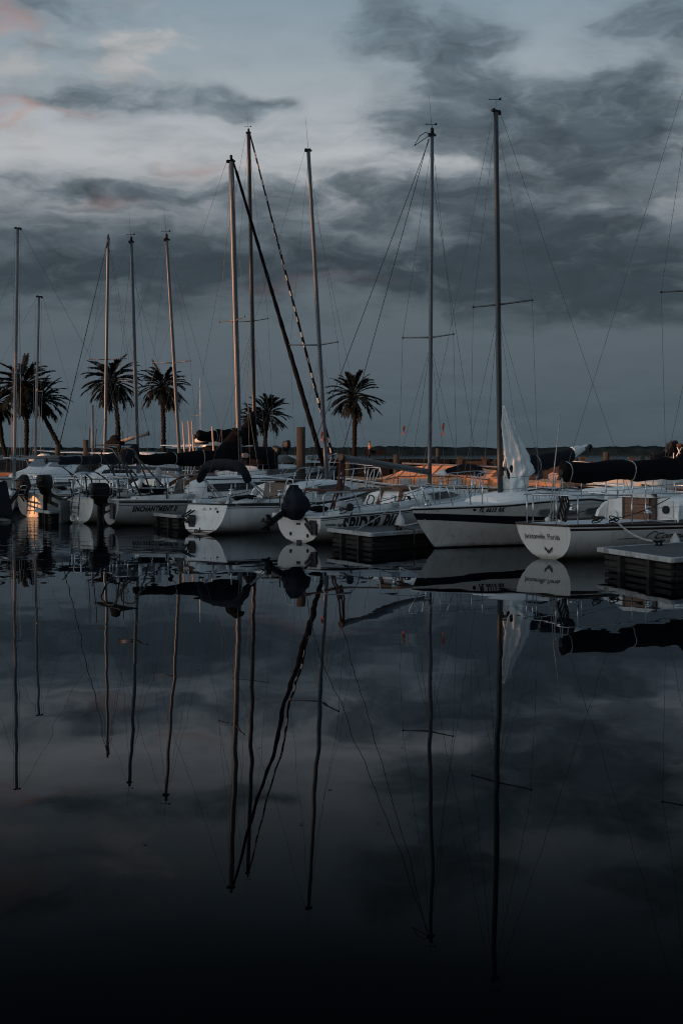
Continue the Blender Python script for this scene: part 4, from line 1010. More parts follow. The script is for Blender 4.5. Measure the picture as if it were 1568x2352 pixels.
b.tubes('bimini_strut', [[(.9, sd*.7, .76), (.5, sd*.6, 1.3), (-.15, sd*.5, 1.62)] for sd in (1, -1)] + [[(1.2, sd*.75, .76), (.2, sd*.6, 1.45)] for sd in (1, -1)], .016, 'rubber')
b.clutter(36, 0.3, 2.6, 6, 6, 6)
B6 = b
# ---- boat with the orange lit transom
b = Boat('sailboat', 'cream sloop with sunlit transom behind a tilted black outboard', W(74, 1188), 60, 8.6, 2.6, .50, [(0,.72),(.4,.74),(1,1.1)], rake=.05, over=1.0, dt=-.02, trans_p=2.4)
b.hull('gelcoat_cream', [(.05, .09)], boot=0, trim='gelcoat')
b.outboard((-.14, .28, .80), 58, None, 1.05, 12, True, 1.05)
b.ladder((-.05, -.02, .95), (-.06, .0, .1), .3, 3, 'rubber', 0)
b.coaming(.3, 3.0, .66, .95, .2)
b.cabin([(3.0, .90, 1.2), (3.8, .95, 1.28), (5.8, .80, 1.28), (7.0, .42, 1.18)], slope=.3)
for sd in (-1, 1): b.window([(3.8,.42),(3.8,.78),(5.8,.8),(6.2,.5)], sd)
b.rig(b.cl(318), 1.2, (302, 557), r=.074, rt=.066, masthead='both', sw=.62, spz=CH + (HZ - 875) / F * 49.4, m='alu', sheer_hw=1.0, fore=.84, stay_r=.005)
q = b.px(107, 1058, 46.2)
b.boom((b.mast[0].x - .1, 0, 1.75), (q.x, q.y, q.z), .055, 'alu')
b.cover((b.mast[0].x - .12, 0, 1.85), V((b.mast[0].x, 0, 1.75)).lerp(q, .86), .14, .17, 'canvas_navy', .03, ties=(.25, .5, .75), collar=.3, seed=9, taper=(.8, 1.2))
b.pushpit(.55, 1.0); b.pulpit(); b.lifelines(1.6, 7, .55, 4)
b.clutter(37, 0.3, 2.9, 6, 6, 6)
B7 = b
# ---- the leftmost, cut by the frame, with its rudder blade swung up
b = Boat('sailboat', 'white boat cut by the left edge with its dark blue rudder blade swung up', W(-10, 1188), 112, 6.8, 2.3, .55, [(0,.66),(.4,.66),(1,.95)], rake=.05, over=.8, dt=-.02, trans_p=2.6)
b.hull('gelcoat', [(.03, .08)], boot=.04, trim='gelcoat')
mb = MB(); c0 = b.px(14, 1172, 43.5); 
mb.prism([c0 + b.w2l(b.loc + V(k)) for k in ((-.42, 0, .1), (-.26, 0, -.22), (.22, 0, -.16), (.02, 0, .86), (-.05, 0, .92), (-.44, 0, .76))], b.w2l(b.loc + V((0, .07, 0)))); b.part(mb, 'rudder', 'canvas_navy', bevel=.02)
b.ladder(b.px(56, 1118, 44.0), b.px(46, 1140, 44.3), .22, 2, 'steel', 0, (.4, .8, 0))
b.tubes('rudder_strut', [[c0 + V((0, 0, -.1)), (0.05, -.2, .5)], [c0 + V((0, 0, .1)), (0.05, -.3, .6)]], .03, 'rubber')
b.coaming(.3, 3.0, .6, .9, .18); b.cabin([(3.0, .85, 1.1), (4.6, .7, 1.15), (5.6, .4, 1.05)], slope=.3)
b.pushpit(.5, 1.0)
# ---- white cruiser seen broadside behind them
b = Boat('sailboat', 'long white sloop seen broadside at the left with black cabin window and a bare boom', (-6.6, 52.6, 0), 188, 8.6, 2.6, .62, [(0,.70),(.4,.68),(1,.98)], rake=.1, over=1.0)
b.hull('gelcoat', [(.03, .075)], boot=.03, trim='gelcoat')
b.cabin([(2.2, .92, .98), (2.9, .98, 1.10), (4.6, .92, 1.13), (6.4, .5, 1.02)], slope=.45)
b.window([(2.8,.30),(2.7,.72),(4.4,.74),(4.9,.30)], 1, n=8); b.window([(2.4,.86),(2.4,.92),(5.8,.90),(5.8,.84)], 1, 'stripe', 'eyebrow_stripe', 8)
mb = MB(); mb.box((3.4, .1, 1.17), (1.2, .8, .07)); b.part(mb, 'sliding_hatch', 'gelcoat', bevel=.02)
b.coaming(.5, 2.2, .8, .95, .17)
b.rig(b.cl(33), 1.1, (41, 526), r=.062, masthead='plain', sw=.85, spz=CH + (HZ - 857) / F * 51.9, m='alu', sheer_hw=1.05, fore=.85, stay_r=.005)
mx = b.mast[0].x
b.boom((mx - .25, 0, 1.86), (b.cl(226), 0, 1.86), .065, 'alu')
b.lifelines(1.0, 6.6, .55, 5); b.pushpit(.55, 1.0); b.pulpit()
b.clutter(38, 0.6, 2.2, 4, 4, 3)
B9 = b
# ================================================================== the second row
b = Boat('sailboat', 'small pale sloop with the shortest mast, just behind the long broadside white sloop', (-9.4, 55.2, 0), 186, 6.4, 2.2, .6, [(0,.62),(.4,.6),(1,.85)])
b.hull('gelcoat_cream', [(.03,.07)], trim='gelcoat'); b.cabin([(1.9,.8,1.0),(3.6,.7,1.05),(4.6,.4,.95)], slope=.4)
b.rig(b.cl(80), 1.0, (90, 683), r=.052, masthead='plain', sw=.9, spz=CH + (HZ - 898) / F * 54.8, m='alu', sheer_hw=.8, spm='alu_tan')
b.boom((b.mast[0].x - .1, 0, 1.5), (b.cl(62) - 4.2 + .9, 0, 1.95), .05, 'alu_tan')
b.lifelines(1, 5, .5, 4); b.pulpit()
b = Boat('sailboat', 'tall masted cruiser far back with peach lit mast and boom tilted up', (-9.8, 72.3, 0), 250, 9.2, 3.0, .6, [(0,.72),(.4,.7),(1,1.05)])
b.hull('gelcoat', [(.05,.1)], trim='stripe'); b.cabin([(2.2,1.1,1.15),(5.4,1.0,1.2),(7,.5,1.1)], slope=.3)
b.window([(2.8,.35),(2.8,.7),(5.2,.7),(5.2,.35)], 1)
b.rig(b.cl(241), 1.5, (249, 548), r=.088, rt=.084, masthead='light', sw=1.0, spz=CH + (HZ - 826) / F * 68.2, m='alu', sheer_hw=1.25, stay_r=.007, spm='alu_dark')
b.furled(.020, 'canvas_navy', top=.98)
b.tubes('mizzen_mast', [[b.px(213, 930, 66), b.px(214, 1090, 66)]], .055, 'alu')
q = b.px(341, 995, 68.5); b.boom((b.mast[0].x - .1, 0, 2.35), q, .085, 'alu_tan'); b.tubes('topping_lift', [[q, b.at(.98)], [q, q + V((.1, 0, -1.3))]], .006, 'wire')
b.pushpit(.6, 1.2); b.pulpit(); b.lifelines(1.4, 8, .6, 5)
b = Boat('ketch', 'big sailboat with dark wooden mast and spirally striped furled jib', (-6.4, 57.6, 0), 46, 8.9, 3.0, .6, [(0,1.0),(.4,.95),(1,1.4)], over=1.3)
b.hull('gelcoat_grey', [(.05,.12)], trim='stripe'); b.cabin([(2.6,1.1,1.4),(3.6,1.15,1.5),(5.8,.95,1.5),(7.0,.5,1.4)], slope=.3)
b.window([(3.6,.35),(3.6,.72),(5.8,.72),(6.2,.4)], -1)
b.rig(b.cl(586), 1.5, (571, 306), r=.095, rt=.088, masthead='both', sw=1.1, spz=CH + (HZ - 738) / F * 60.5, m='wood_mast', sheer_hw=1.4, stay_r=.007)
b.furled(.062, 'canvas_black', 'canvas_grey', twist=23)
b.boom((b.mast[0].x - .1, 0, 2.6), (.6, 0, 2.7), .08, 'alu_dark')
b.cover((b.mast[0].x - .15, 0, 2.75), (.8, 0, 2.75), .26, .36, 'canvas_black', .08, ties=(.4, .7), collar=.7, seed=12)
mb = MB(); rings = [[V((3.2 + q, y, z)) for y, z in ((1.05,1.35),(1.0,2.0),(.6,2.3),(-.6,2.3),(-1.0,2.0),(-1.05,1.35))] for q in (0, .5, 1.1)]; mb.loft(rings); b.part(mb, 'spray_hood', 'canvas_black')
mb = MB(); mb.loft([[V((x, y, 1.5 + .1 + k * (1 - abs(y)))) for y in (-1.0,-.5,0,.5,1.0)] for x, k in ((5.8,.35),(6.4,.3),(7.4,.1),(8.2,.06))], False); b.part(mb, 'foredeck_cover', 'canvas_grey')
b.pulpit(.6, 1.4); b.lifelines(2, 7.6, .6, 6); b.pushpit(.6, 1.2)
for px_, py_, sc in ((628, 1042, .95), (655, 1030, .8)):
    q = b.px(px_, py_, 63.5); b.outboard(q, -18 if sc > .9 else 10, None, sc, 90, False, .8)
mb = MB(); q0, q1 = b.px(610, 1070, 63.2), b.px(668, 1066, 63.2); mb.beam(q0, q1, .06, .12); mb.beam(q0, q0 - V((0,0,1.2)), .06, .06); mb.beam(q1, q1 - V((0,0,1.2)), .06, .06); b.part(mb, 'motor_rail', 'dark_timber')
B11 = b
# ---- powerboat with radar
def motorboat(label, loc, head, L, B, zs, top='gelcoat', cab=None, win='window', stripes=((.05,.1),), cat='motorboat', group='motorboats lying behind the sailboats', **kw):
    b = Boat('motorboat', label, loc, head, L, B, .9, zs, over=kw.get('over', 1.2), group=group, cat=cat)
    b.hull(top, list(stripes), trim='gelcoat')
    return b
b = motorboat('white flybridge cruiser carrying a round radar dome above the black sail cover', (-5.2, 58.0, 0), 152, 9.5, 3.2, [(0,.95),(.5,1.0),(1,1.5)])
b.cabin([(2.4,1.3,1.6),(3.0,1.35,1.7),(5.6,1.2,1.65),(7.4,.8,1.3)], slope=.12)
for sd in (1, -1): b.window([(3.0,.45),(3.0,.85),(5.8,.85),(6.6,.55)], sd)
mb = MB(); rings = [[V((x, y, z)) for y, z in ((w,1.70),(w,h),(w*.9,h+.02),(-w*.9,h+.02),(-w,h),(-w,1.70))] for x, w, h in ((2.4,.8,2.02),(3.6,.8,2.06),(4.2,.6,1.95))]; mb.loft(rings); fb_ = b.part(mb, 'flybridge', 'gelcoat')
q = b.px(464, 1012, b.depth((3.4, 0, 0)))
mb = MB(); mb.lathe([(.02,.02),(.25,0),(.31,.06),(.31,.26),(.29,.34),(.20,.38),(.02,.40)], q - V((0,0,.10)), 20); rd = b.part(mb, 'radar_dome', 'radar')
mb = MB(); mb.lathe([(.27,-.10),(.315,-.04),(.2,-.12)], q - V((0,0,.04)), 16); b.part(mb, 'radar_base', 'rubber', rd)
b.tubes('radar_arch', [[q + V((dx, sd*.9, -.75)), q + V((dx*.5, sd*.55, -.2)), q + V((0, 0, -.16))] for sd in (1,-1) for dx in (.25,-.25)] + [[q + V((-1.6, .3, -.18)), q + V((1.9, .3, -.2))], [q + V((-1.6, -.6, -.18)), q + V((1.9, -.6, -.26))]], .03, 'steel')
b.tubes('whip_antenna', [[q + V((0,.1,.3)), q + V((.02,.1,2.6))]], .018, 'white_tube')
b.tubes('cross_yard', [[q + V((.0,.1,1.05)), q + V((.85,-.3,1.05))]], .018, 'alu')
mb = MB(); rings = []
for i in range(15):
    t = i / 14; c = q + V((lerp(.1, -1.9, t), -.4 + .5*t, -.38 + .03*sin(t*9)))
    rings.append([c + V((0, cos(a)*.22, sin(a)*.14*(1+.3*noise.noise((t*7,a,1))))) for a in [2*pi*k/10 for k in range(10)]])
mb.loft(rings); b.part(mb, 'folded_bimini', 'canvas_black')
mb = MB(); rings = []
for i in range(15):
    t = i / 14; c = q + V((lerp(-.6, -2.1, t), -.5 + .4*t, -.62))
    rings.append([c + V((0, cos(a)*.24, sin(a)*(.07+.06*abs(sin(t*7))))) for a in [2*pi*k/10 for k in range(10)]])
mb.loft(rings); b.part(mb, 'seat_cover', 'canvas_pink')
b.tubes('fishing_rod', [[b.px(x_, 1040 + 4, 55.5) + V((0,0,1.3 if x_ < 450 else 1.1)), b.px(x_ + 8, 1105, 55.5)] for x_ in (420, 433, 441, 487)], .035, 'alu_tan')
b.tubes('bow_rail', [[(3.5,1.3,1.5),(3.6,1.32,2.0),(7,1.1,2.05),(9.2,.25,2.15),(9.2,-.25,2.15),(7,-1.1,2.05),(3.6,-1.32,2.0),(3.5,-1.3,1.5)]], .018)
# ---- cabin boats glimpsed through the stern arch of ENCHANTMENT
b = motorboat('cream cabin cruiser with grey front windows half hidden behind the steel stern arch', (-9.6, 57.6, 0), 250, 7.5, 2.7, [(0,.8),(.5,.85),(1,1.15)], 'gelcoat_cream')
b.cabin([(1.8,1.1,1.75),(3.6,1.1,1.8),(4.4,1.0,1.45),(6.0,.6,1.25)], slope=.15)
for sd in (1,-1): b.window([(2.0,.5),(2.0,.85),(3.6,.85),(4.0,.55)], sd)
mb = MB()
for y in (-.45, .45): mb.add([(4.30, y-.38, 1.5), (4.30, y+.38, 1.5), (3.78, y+.36, 1.76), (3.78, y-.36, 1.76)], [(0,1,2,3)])
mb.xf(lambda v: v + V((.06, 0, .03))); b.part(mb, 'windscreen', 'window_grey')
b.tubes('bow_rail', [[(4,.9,1.2),(4.2,.95,1.75),(6.9,.2,1.85),(6.9,-.2,1.85),(4.2,-.95,1.75),(4,-.9,1.2)]], .018)
b = motorboat('low white cabin boat with a pink cover behind the steel stern arch', (-6.2, 54.6, 0), 190, 6.5, 2.4, [(0,.7),(.5,.75),(1,1.0)])
b.cabin([(1.6,.95,1.5),(2.8,1.0,1.55),(3.4,.95,1.2),(5.2,.5,1.05)], slope=.15)
b.window([(1.8,.5),(1.8,.85),(2.9,.85),(3.1,.55)], 1)
mb = MB(); mb.loft([[V((x, y, z)) for y, z in ((.85,1.0),(.8,h),(0,h+.12),(-.8,h),(-.85,1.0))] for x, h in ((.2,1.15),(.8,1.4),(1.5,1.4))]); b.part(mb, 'cockpit_cover', 'canvas_pink')
# ---- tan tented boat
b = motorboat('boat wholly covered by a sunlit tan tarpaulin tent behind the middle slips', (5.9, 53.6, 0), 152, 6.9, 2.4, [(0,.78),(.5,.8),(1,1.05)], over=.9)
# gable tent: upright walls, straight ridge, a lean-to bow end
sec = [(.05,.98,1.02,1.36),(.9,1.04,1.12,1.52),(1.6,1.06,1.14,1.54),(2.3,1.07,1.15,1.56),(3.0,1.06,1.14,1.55),(3.7,1.03,1.12,1.50),(4.25,.98,1.0,1.26),(5.0,.72,.96,1.06)]
rings = []
for k, (q0, q1) in enumerate(zip(sec, sec[1:])):
    for i in range(8 + (k == len(sec) - 2)):
        t = i / 8; x, w_, hw_, hr_ = [lerp(p_, r_, t) for p_, r_ in zip(q0, q1)]; dz = -.035 * sin(pi * t); z0 = b.dk(x) - .04; pl = .018 * (1 if i % 2 else -1)
        rings.append([V((x, w_ + pl, z0)), V((x, w_*.99 + pl*.6, lerp(z0, hw_, .5))), V((x, w_*.97, hw_)), V((x, w_*.5, lerp(hw_, hr_, .52) + dz)), V((x, 0, hr_ + dz*.5)), V((x, -w_*.5, lerp(hw_, hr_, .52) + dz)), V((x, -w_*.97, hw_)), V((x, -w_*.99, lerp(z0, hw_, .5))), V((x, -w_, z0))])
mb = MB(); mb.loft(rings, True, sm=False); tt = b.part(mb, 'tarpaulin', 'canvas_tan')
for xx, w_, hw_, hr_ in sec[1:-1]: b.tubes('seam', [[(xx, w_ + .015, .72), (xx, w_*.975 + .012, hw_ + .006), (xx, w_*.5, lerp(hw_, hr_, .52) + .012), (xx, 0, hr_ + .012)]], .013, 'canvas_brown', 5, tt)
b.tubes('eave_rope', [[(q[0], q[1]*.975 + .015, q[2] + .004) for q in sec[:-1]]], .014, 'rope_dark', 5, tt)
for x0_, x1_ in ((3.12, 3.6), (2.42, 2.9), (1.02, 1.5)):
    mb = MB(); mb.add([(x0_, 1.095, .84), (x1_, 1.09, .84), (x1_, 1.06, 1.07), (x0_, 1.065, 1.07)], [(0,1,2,3)]); b.part(mb, 'clear_panel', 'window_grey', tt)
b.tubes('boom_pole', [[(-.2, 0, 1.46), (.05, 0, 1.5), (4.0, 0, 1.62)]], .04, 'alu')
b.tubes('bow_rail', [[(4.4,.9,.95),(4.5,.95,1.5),(6.4,.2,1.62),(6.4,-.2,1.62),(4.5,-.95,1.5),(4.4,-.9,.95)]] + [[(x, s_*y, .95),(x,s_*y,1.55)] for x,y in ((5.3,.66),) for s_ in (1,-1)], .018)
for sg in (1, -1): b.tubes('deck_cover_edge', [[(6.6,sg*.1,1.06),(5.2,sg*.75,.98),(4.4,sg*.98,.96)]], .05, 'canvas_brown', 6, tt)
b = motorboat('white runabout with a black folding hood and low tan cover beside the tarpaulin tent', (8.4, 52.6, 0), 154, 5.8, 2.3, [(0,.72),(.5,.74),(1,.95)], 'hull_tan', stripes=((.06,.11),(.26,.30)), over=.9)
mb = MB(); rings = [[V((x, y, z)) for y, z in ((.95,.75),(.98,lerp(.75,h,.6)),(.8,h),(0,h+.07),(-.8,h),(-.98,lerp(.75,h,.6)),(-.95,.75))] for x, h in ((3.1,1.25),(3.5,1.5),(4.1,1.56),(4.5,1.45),(5.1,1.0))]; mb.loft(rings); hd = b.part(mb, 'hood', 'canvas_black')
mb = MB(); mb.loft([[V((x, y, z)) for y, z in ((1.0,.74),(1.0,h),(.9,h),(.9,.74))] for x, h in ((4.15,.85),(4.6,1.42),(5.0,1.2),(5.3,.85))]); b.part(mb, 'windscreen_frame', 'gelcoat', hd)
rings = [[V((x, w_, .70)), V((x, w_, h_ - .06)), V((x, w_*.9, h_)), V((x, 0, h_ + .07)), V((x, -w_*.9, h_)), V((x, -w_, h_ - .06)), V((x, -w_, .70))] for x, w_, h_ in ((.05,.92,.90),(1.0,.98,1.0),(1.02,.98,.92),(2.1,1.0,.98),(2.12,1.0,1.08),(3.1,.98,1.14))]
mb = MB(); mb.loft(rings, True, sm=False); b.part(mb, 'cockpit_cover', 'canvas_tan')
b.tubes('frame', [[(2.2, s_*1.0, .75), (1.9, s_*.95, 1.5), (1.7, s_*.9, 1.52)] for s_ in (1,-1)] + [[(1.8,.95,1.51),(1.8,-.95,1.51)]], .016, 'steel')
# ---- right hand back row
b = Boat('sailboat', 'white keelboat with a small 21 on its side behind the nearest sloop', (10.9, 41.2, 0), 188, 6.6, 2.2, .6, [(0,.80),(.4,.80),(1,1.0)], over=.8)
b.hull('gelcoat', [(.02,.04)], trim='gelcoat_grey'); b.name_on_side('21', 4.05, .52, .24, 1, 0, .008)
b.cabin([(1.8,.7,1.0),(3.0,.7,1.02),(4.0,.4,.95)], slope=.4); b.coaming(.4,1.8,.7,.8,.12)
b.rig(3.6, 1.0, (1463, 790), r=.0, sw=0, stay_r=.0, lower=False, m='alu') if False else None
b.pushpit(.5, 1.0); b.tubes('tiller', [[(.2,0,.85),(1.4,.1,1.0)]], .025, 'teak')
b = Boat('sailing_dinghy', 'white dinghy with a gold pointed boom tent behind the long black sail cover', (11.6, 47.3, 0), 166, 5.0, 1.9, .7, [(0,.6),(.5,.6),(1,.75)], cat='dinghy', group='small craft on the far finger docks')
b.hull('gelcoat', [(.02,.05)], trim='gelcoat')
q0 = b.px(1474, 1113, 46.5); zb = b.px(1474, 1141, 46.5).z
mb = MB(); a = b.px(1468, 1141, 46.3); c_ = b.px(1528, 1141, 46.6); t0 = b.px(1473, 1112, 46.7); t1 = b.px(1484, 1113, 46.9); y_ = V((0, .9, 0))
dY = b.w2l(b.loc + V((0, 1.1, 0)))
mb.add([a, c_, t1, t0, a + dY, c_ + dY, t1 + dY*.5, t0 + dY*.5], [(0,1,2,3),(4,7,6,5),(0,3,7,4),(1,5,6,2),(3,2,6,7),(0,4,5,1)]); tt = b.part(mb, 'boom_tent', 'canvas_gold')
b.tubes('seam_cord', [[a.lerp(t0, .45) + b.w2l(b.loc + V((0,-.03,0))), c_.lerp(t1, .45) + b.w2l(b.loc + V((0,-.03,0)))], [t0, a.lerp(c_, .5) - b.w2l(b.loc + V((0,.03,0)))], [t1, c_ - b.w2l(b.loc + V((0,.04,0)))]], .012, 'rope_dark', 4, tt)
b = motorboat('open fishing boat with tan covers and grey canopy at the right edge', (14.4, 46.6, 0), 160, 6.2, 2.3, [(0,.7),(.5,.75),(1,1.0)], over=.9, cat='motorboat')
rings = [[V((x, w_, .70)), V((x, w_, h_ - .08)), V((x, w_*.7, h_)), V((x, -w_*.7, h_)), V((x, -w_, h_ - .08)), V((x, -w_, .70))] for x, w_, h_ in ((.4,.9,.98),(1.3,.95,1.06),(1.35,.95,.94),(2.9,1.0,1.10))]
mb = MB(); mb.loft(rings, True, sm=False); b.part(mb, 'cockpit_cover', 'canvas_tan')
mb = MB(); mb.loft([[V((x, y, z)) for y, z in ((.9,.8),(.85,h),(0,h+.1),(-.85,h),(-.9,.8))] for x, h in ((3.0,1.15),(3.9,1.1),(5.0,.95))]); b.part(mb, 'bow_cover', 'canvas_grey')
b.tubes('canopy_post', [[(x, s_*.85, .8), (x + .05, s_*.85, 1.75)] for x in (1.0, 2.6) for s_ in (1,-1)], .018, 'white_tube')
b = motorboat('outboard fishing boat raised at the far right edge with black motor', (17.4, 73.5, 0), 186, 5.6, 2.1, [(0,1.3),(.5,1.3),(1,1.6)], over=.9)
q = b.px(1537, 1044, 72.5); b.outboard(q, 70, None, 1.5, 200, False, .9)
b.tubes('rod_rack', [[b.px(1552, 1048, 72), b.px(1566, 1025, 72)], [b.px(1563, 1048, 72), b.px(1554, 1027, 72)], [b.px(1545, 1062, 72), b.px(1546, 1040, 72)]], .03, 'white_tube')
mb = MB(); mb.ball(b.px(1560, 1023, 72), (.2,.18,.10)); b.part(mb, 'cap_light', 'rope_red')
# brown wooden skiff behind the striped sloop
b = Boat('rowing_boat', 'brown wooden skiff lit orange, tied behind the loose grey sail', (13.0, 57.0, 0), 184, 5.2, 1.8, .75, [(0,.62),(.5,.60),(1,.9)], cat='rowing boat', group='small craft on the far finger docks')
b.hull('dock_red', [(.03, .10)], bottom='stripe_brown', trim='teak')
b.outboard((-.1, 0, .6), 40, None, 1.1, 0, False, .8)
for q, w_ in (((2.2, 0, .62), 1.5), ((3.6, 0, .66), 1.2)): mb = MB(); mb.box(q, (.3, w_, .04)); b.part(mb, 'thwart', 'teak')
b.tubes('oar', [[(1.0,.3,.7),(3.6,.5,.75)]], .025, 'teak')
# dinghy with an upright pale rudder blade
b = Boat('sailing_dinghy', 'low white dinghy with a pale pointed rudder blade standing upright', (7.75, 43.0, 0), 186, 4.2, 1.6, .7, [(0,.62),(.5,.6),(1,.75)], cat='dinghy', group='small craft on the far finger docks')
b.hull('gelcoat', [(.02,.05)], trim='gelcoat')
q = lambda x_, y_: b.px(x_, y_, 42.2)
mb = MB(); mb.prism([q(1257,1091), q(1268,1085), q(1281,1088), q(1282,1092), q(1273,1113), q(1277,1124), q(1267,1124), q(1268,1113)], b.w2l(b.loc + V((0,.05,0)))); b.part(mb, 'rudder_blade', 'canvas_pink', bevel=.006)
mb = MB(); mb.loft([[V((x, y, z)) for y, z in ((.6,.6),(.45,h),(-.45,h),(-.6,.6))] for x, h in ((.4,.9),(1.5,.98),(2.8,.9),(3.4,.75))]); b.part(mb, 'deck_cover', 'gelcoat')
# tiny white motorboat out on the lake
b = motorboat('tiny white motorboat lit by the sun far out on the open water', P(128, 1049, 330), 178, 7.0, 2.5, [(0,.8),(.5,.8),(1,1.1)], cat='motorboat')
b.root.location = (b.loc.x, 330, 0)
b.cabin([(1.5,1.0,1.9),(3.2,1.0,2.0),(4.2,.8,1.5)], slope=.1); b.window([(1.7,.5),(1.7,.85),(3.3,.85),(3.6,.55)], 1)
# ================================================================== land, trees, piles, docks
def far_wood():
    mb = MB(); n = 900; rings = []
    for i in range(n + 1):
        x = lerp(-2600, 2600, i / n); y = 3000 + 60 * noise.noise((x * .002, 4, 0))
        h = 14.5 + 3.6 * noise.noise((x * .004, 1, 0)) + 3.2 * noise.noise((x * .016, 2, 0)) + 2.6 * noise.noise((x * .06, 3, 0)) + 2.0 * noise.noise((x*.16, 3, 5))
        h += 3.0 * sst(-500, 300, x) * (1 - sst(500, 1300, x)) * .4
        rings.append([V((x, y - 30, -.3)), V((x, y - 24, h * .55)), V((x, y - 6, h * .93)), V((x, y + 10, h)), V((x, y + 120, h * .9)), V((x, y + 160, -.3))])
    mb.loft(rings, False); tag(mb.build('far_wood', M['forest']), 'long low line of dark trees along the far shore', 'wood', kind='stuff')
far_wood()
def bank():
    # low spit that carries the palms
    mb = MB(); nx, ny = 150, 14; vs = []
    for i in range(nx + 1):
        x = lerp(-62, 3.5, i / nx)
        for j in range(ny + 1):
            t = j / ny; y = lerp(141, 163, t)
            e = min(sst(0, .16, t), sst(1, .84, t)) * sst(4, 1, x)
            vs.append(V((x, y + 1.2 * noise.noise((x * .2, 1, t)), -.4 + e * (1.55 + .35 * noise.noise((x * .35, y * .35, 0)) + .18 * noise.noise((x * 1.3, y * 1.3, 2))))))
    fs = [(i*(ny+1)+j, (i+1)*(ny+1)+j, (i+1)*(ny+1)+j+1, i*(ny+1)+j+1) for i in range(nx) for j in range(ny)]
    mb.add(vs, fs, 0, True); tag(mb.build('ground', M['rock']), kind='structure')
bank()
# ------------------------------------------------------------------ palms
def frond(mb, base, az, e0, L, droop, side=0.0, lw=.17, ll=.72, n=18, dry=0):
    d0 = V((cos(az), sin(az), 0)); lat = V((-sin(az), cos(az), 0)); p = V(base); e = e0; pts = []; dirs = []
    for k in range(n + 1):
        t = k / n; dr = (d0 * cos(e) + V((0, 0, 1)) * sin(e) + lat * side * t).normalized(); pts.append(p.copy()); dirs.append(dr)
        p = p + dr * (L / n); e = e0 - droop * ((k + 1) / n) ** 1.5
    mb.tube(pts, [lerp(.045, .014, k / n) for k in range(n + 1)], 4, dry)
    torn = rnd.random() < .3; t0 = rnd.uniform(.3, .8)
    for k in range(4, n + 1):
        t = k / n; dr = dirs[k]; nrm = lat.cross(dr).normalized(); q = pts[k]
        if torn and abs(t - t0) < .06: continue
        l = ll * (sst(.12, .42, t) * (1 - .25 * sst(.75, 1, t)))
        for sg in (1, -1):
            for off in (0, .5):
                a = rnd.uniform(.30, .58); dv = (dr * cos(a) + lat * sg * sin(a) - nrm * rnd.uniform(-.22, .02)).normalized()
                bq = q + dr * (L / n) * off; wv = dr * lw * .5; tip = bq + dv * l * rnd.uniform(.75, 1.15) - V((0, 0, .14 * l * rnd.random()))
                mid = bq.lerp(tip, .55) + wv * .7
                mb.add([bq - wv, bq + wv, mid + wv, tip, mid - wv], [(0,1,2,3,4)], dry)
def crown_mesh(seed, nf=46, R_=2.75, low=-34, top=82):
    global rnd
    rnd = random.Random(seed); mb = MB()
    for i in range(nf):
        t = i / (nf - 1); az = i * 2.39996 + rnd.uniform(-.45, .45)
        e0 = R(lerp(top, low, t ** .95) + rnd.uniform(-11, 11)); L = R_ * rnd.uniform(.74, 1.10) * (.9 if t < .15 else 1)
        frond(mb, (cos(az)*.14, sin(az)*.14, lerp(.28, -.20, t)), az, e0, L, R(lerp(46, 40, t)) * rnd.uniform(.6, 1.35), rnd.uniform(-.3, .3))
    for i in range(14):   # skirt of hanging dead fronds
        az = rnd.uniform(0, 6.28); frond(mb, (cos(az)*.2, sin(az)*.2, -.45 - .3*rnd.random()), az, R(rnd.uniform(-50, -78)), R_*rnd.uniform(.3, .62), R(14), 0, .08, .34, 12, 1)
    for i in range(60):   # cut leaf bases under the crown
        az = rnd.uniform(0, 6.28); z = rnd.uniform(-1.1, -.1); r0 = .22 + .12 * (z + 1.1)
        c = V((cos(az)*r0, sin(az)*r0, z)); o_ = V((cos(az), sin(az), .7)).normalized(); mb.beam(c, c + o_ * rnd.uniform(.14, .26), .09, .05, 1)
    return mb
crowns = [crown_mesh(s_, nf_, r_, lo_, tp_) for s_, nf_, r_, lo_, tp_ in ((11, 62, 2.75, -34, 74), (23, 72, 2.6, -42, 70), (37, 54, 2.8, -24, 78), (51, 66, 2.7, -48, 68))]
GR = 'date palms on the low spit'
def palm(label, cx, cy, path, r_px, d, ci, spin, tilt=0.0):
    """crown centre and trunk path in sheet units at distance d; the foot goes down to the bank"""
    k = d / F; c = P(cx, cy, d)
    pts = [P(x, y, d) for x, y in path]; pts[-1].z = .7
    foot = pts[-1]
    root = empty('palm_tree', foot); tag(root, label, 'palm tree', GR)
    ctr = [c - foot] + [p - foot for p in pts]; n = 26; full = []
    segs = len(ctr) - 1
    for i in range(n * segs + 1):
        t = i / n; j = min(int(t), segs - 1); f = t - j
        p0, p1, p2, p3 = ctr[max(j-1, 0)], ctr[j], ctr[j+1], ctr[min(j+2, segs)]
        full.append(.5 * ((2*p1) + (-p0+p2)*f + (2*p0-5*p1+4*p2-p3)*f*f + (-p0+3*p1-3*p2+p3)*f**3))
    rr = []
    for i, p in enumerate(full):
        t = i / (len(full) - 1); r = lerp(.36, .24, sst(0, .22, t)) + .06 * sst(.85, 1, t)
        rr.append(r * (1 + .16 * sin(i * 2.3) + .30 * noise.noise((p.z * 2.6, cx * .1, 0))))
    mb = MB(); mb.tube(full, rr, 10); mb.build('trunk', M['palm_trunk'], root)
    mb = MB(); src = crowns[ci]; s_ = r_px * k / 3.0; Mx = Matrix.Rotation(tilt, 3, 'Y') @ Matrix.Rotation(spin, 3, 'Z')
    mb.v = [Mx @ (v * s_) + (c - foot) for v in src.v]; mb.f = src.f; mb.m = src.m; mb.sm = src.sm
    mb.build('crown', [M['palm_leaf'], M['palm_dry']], root)
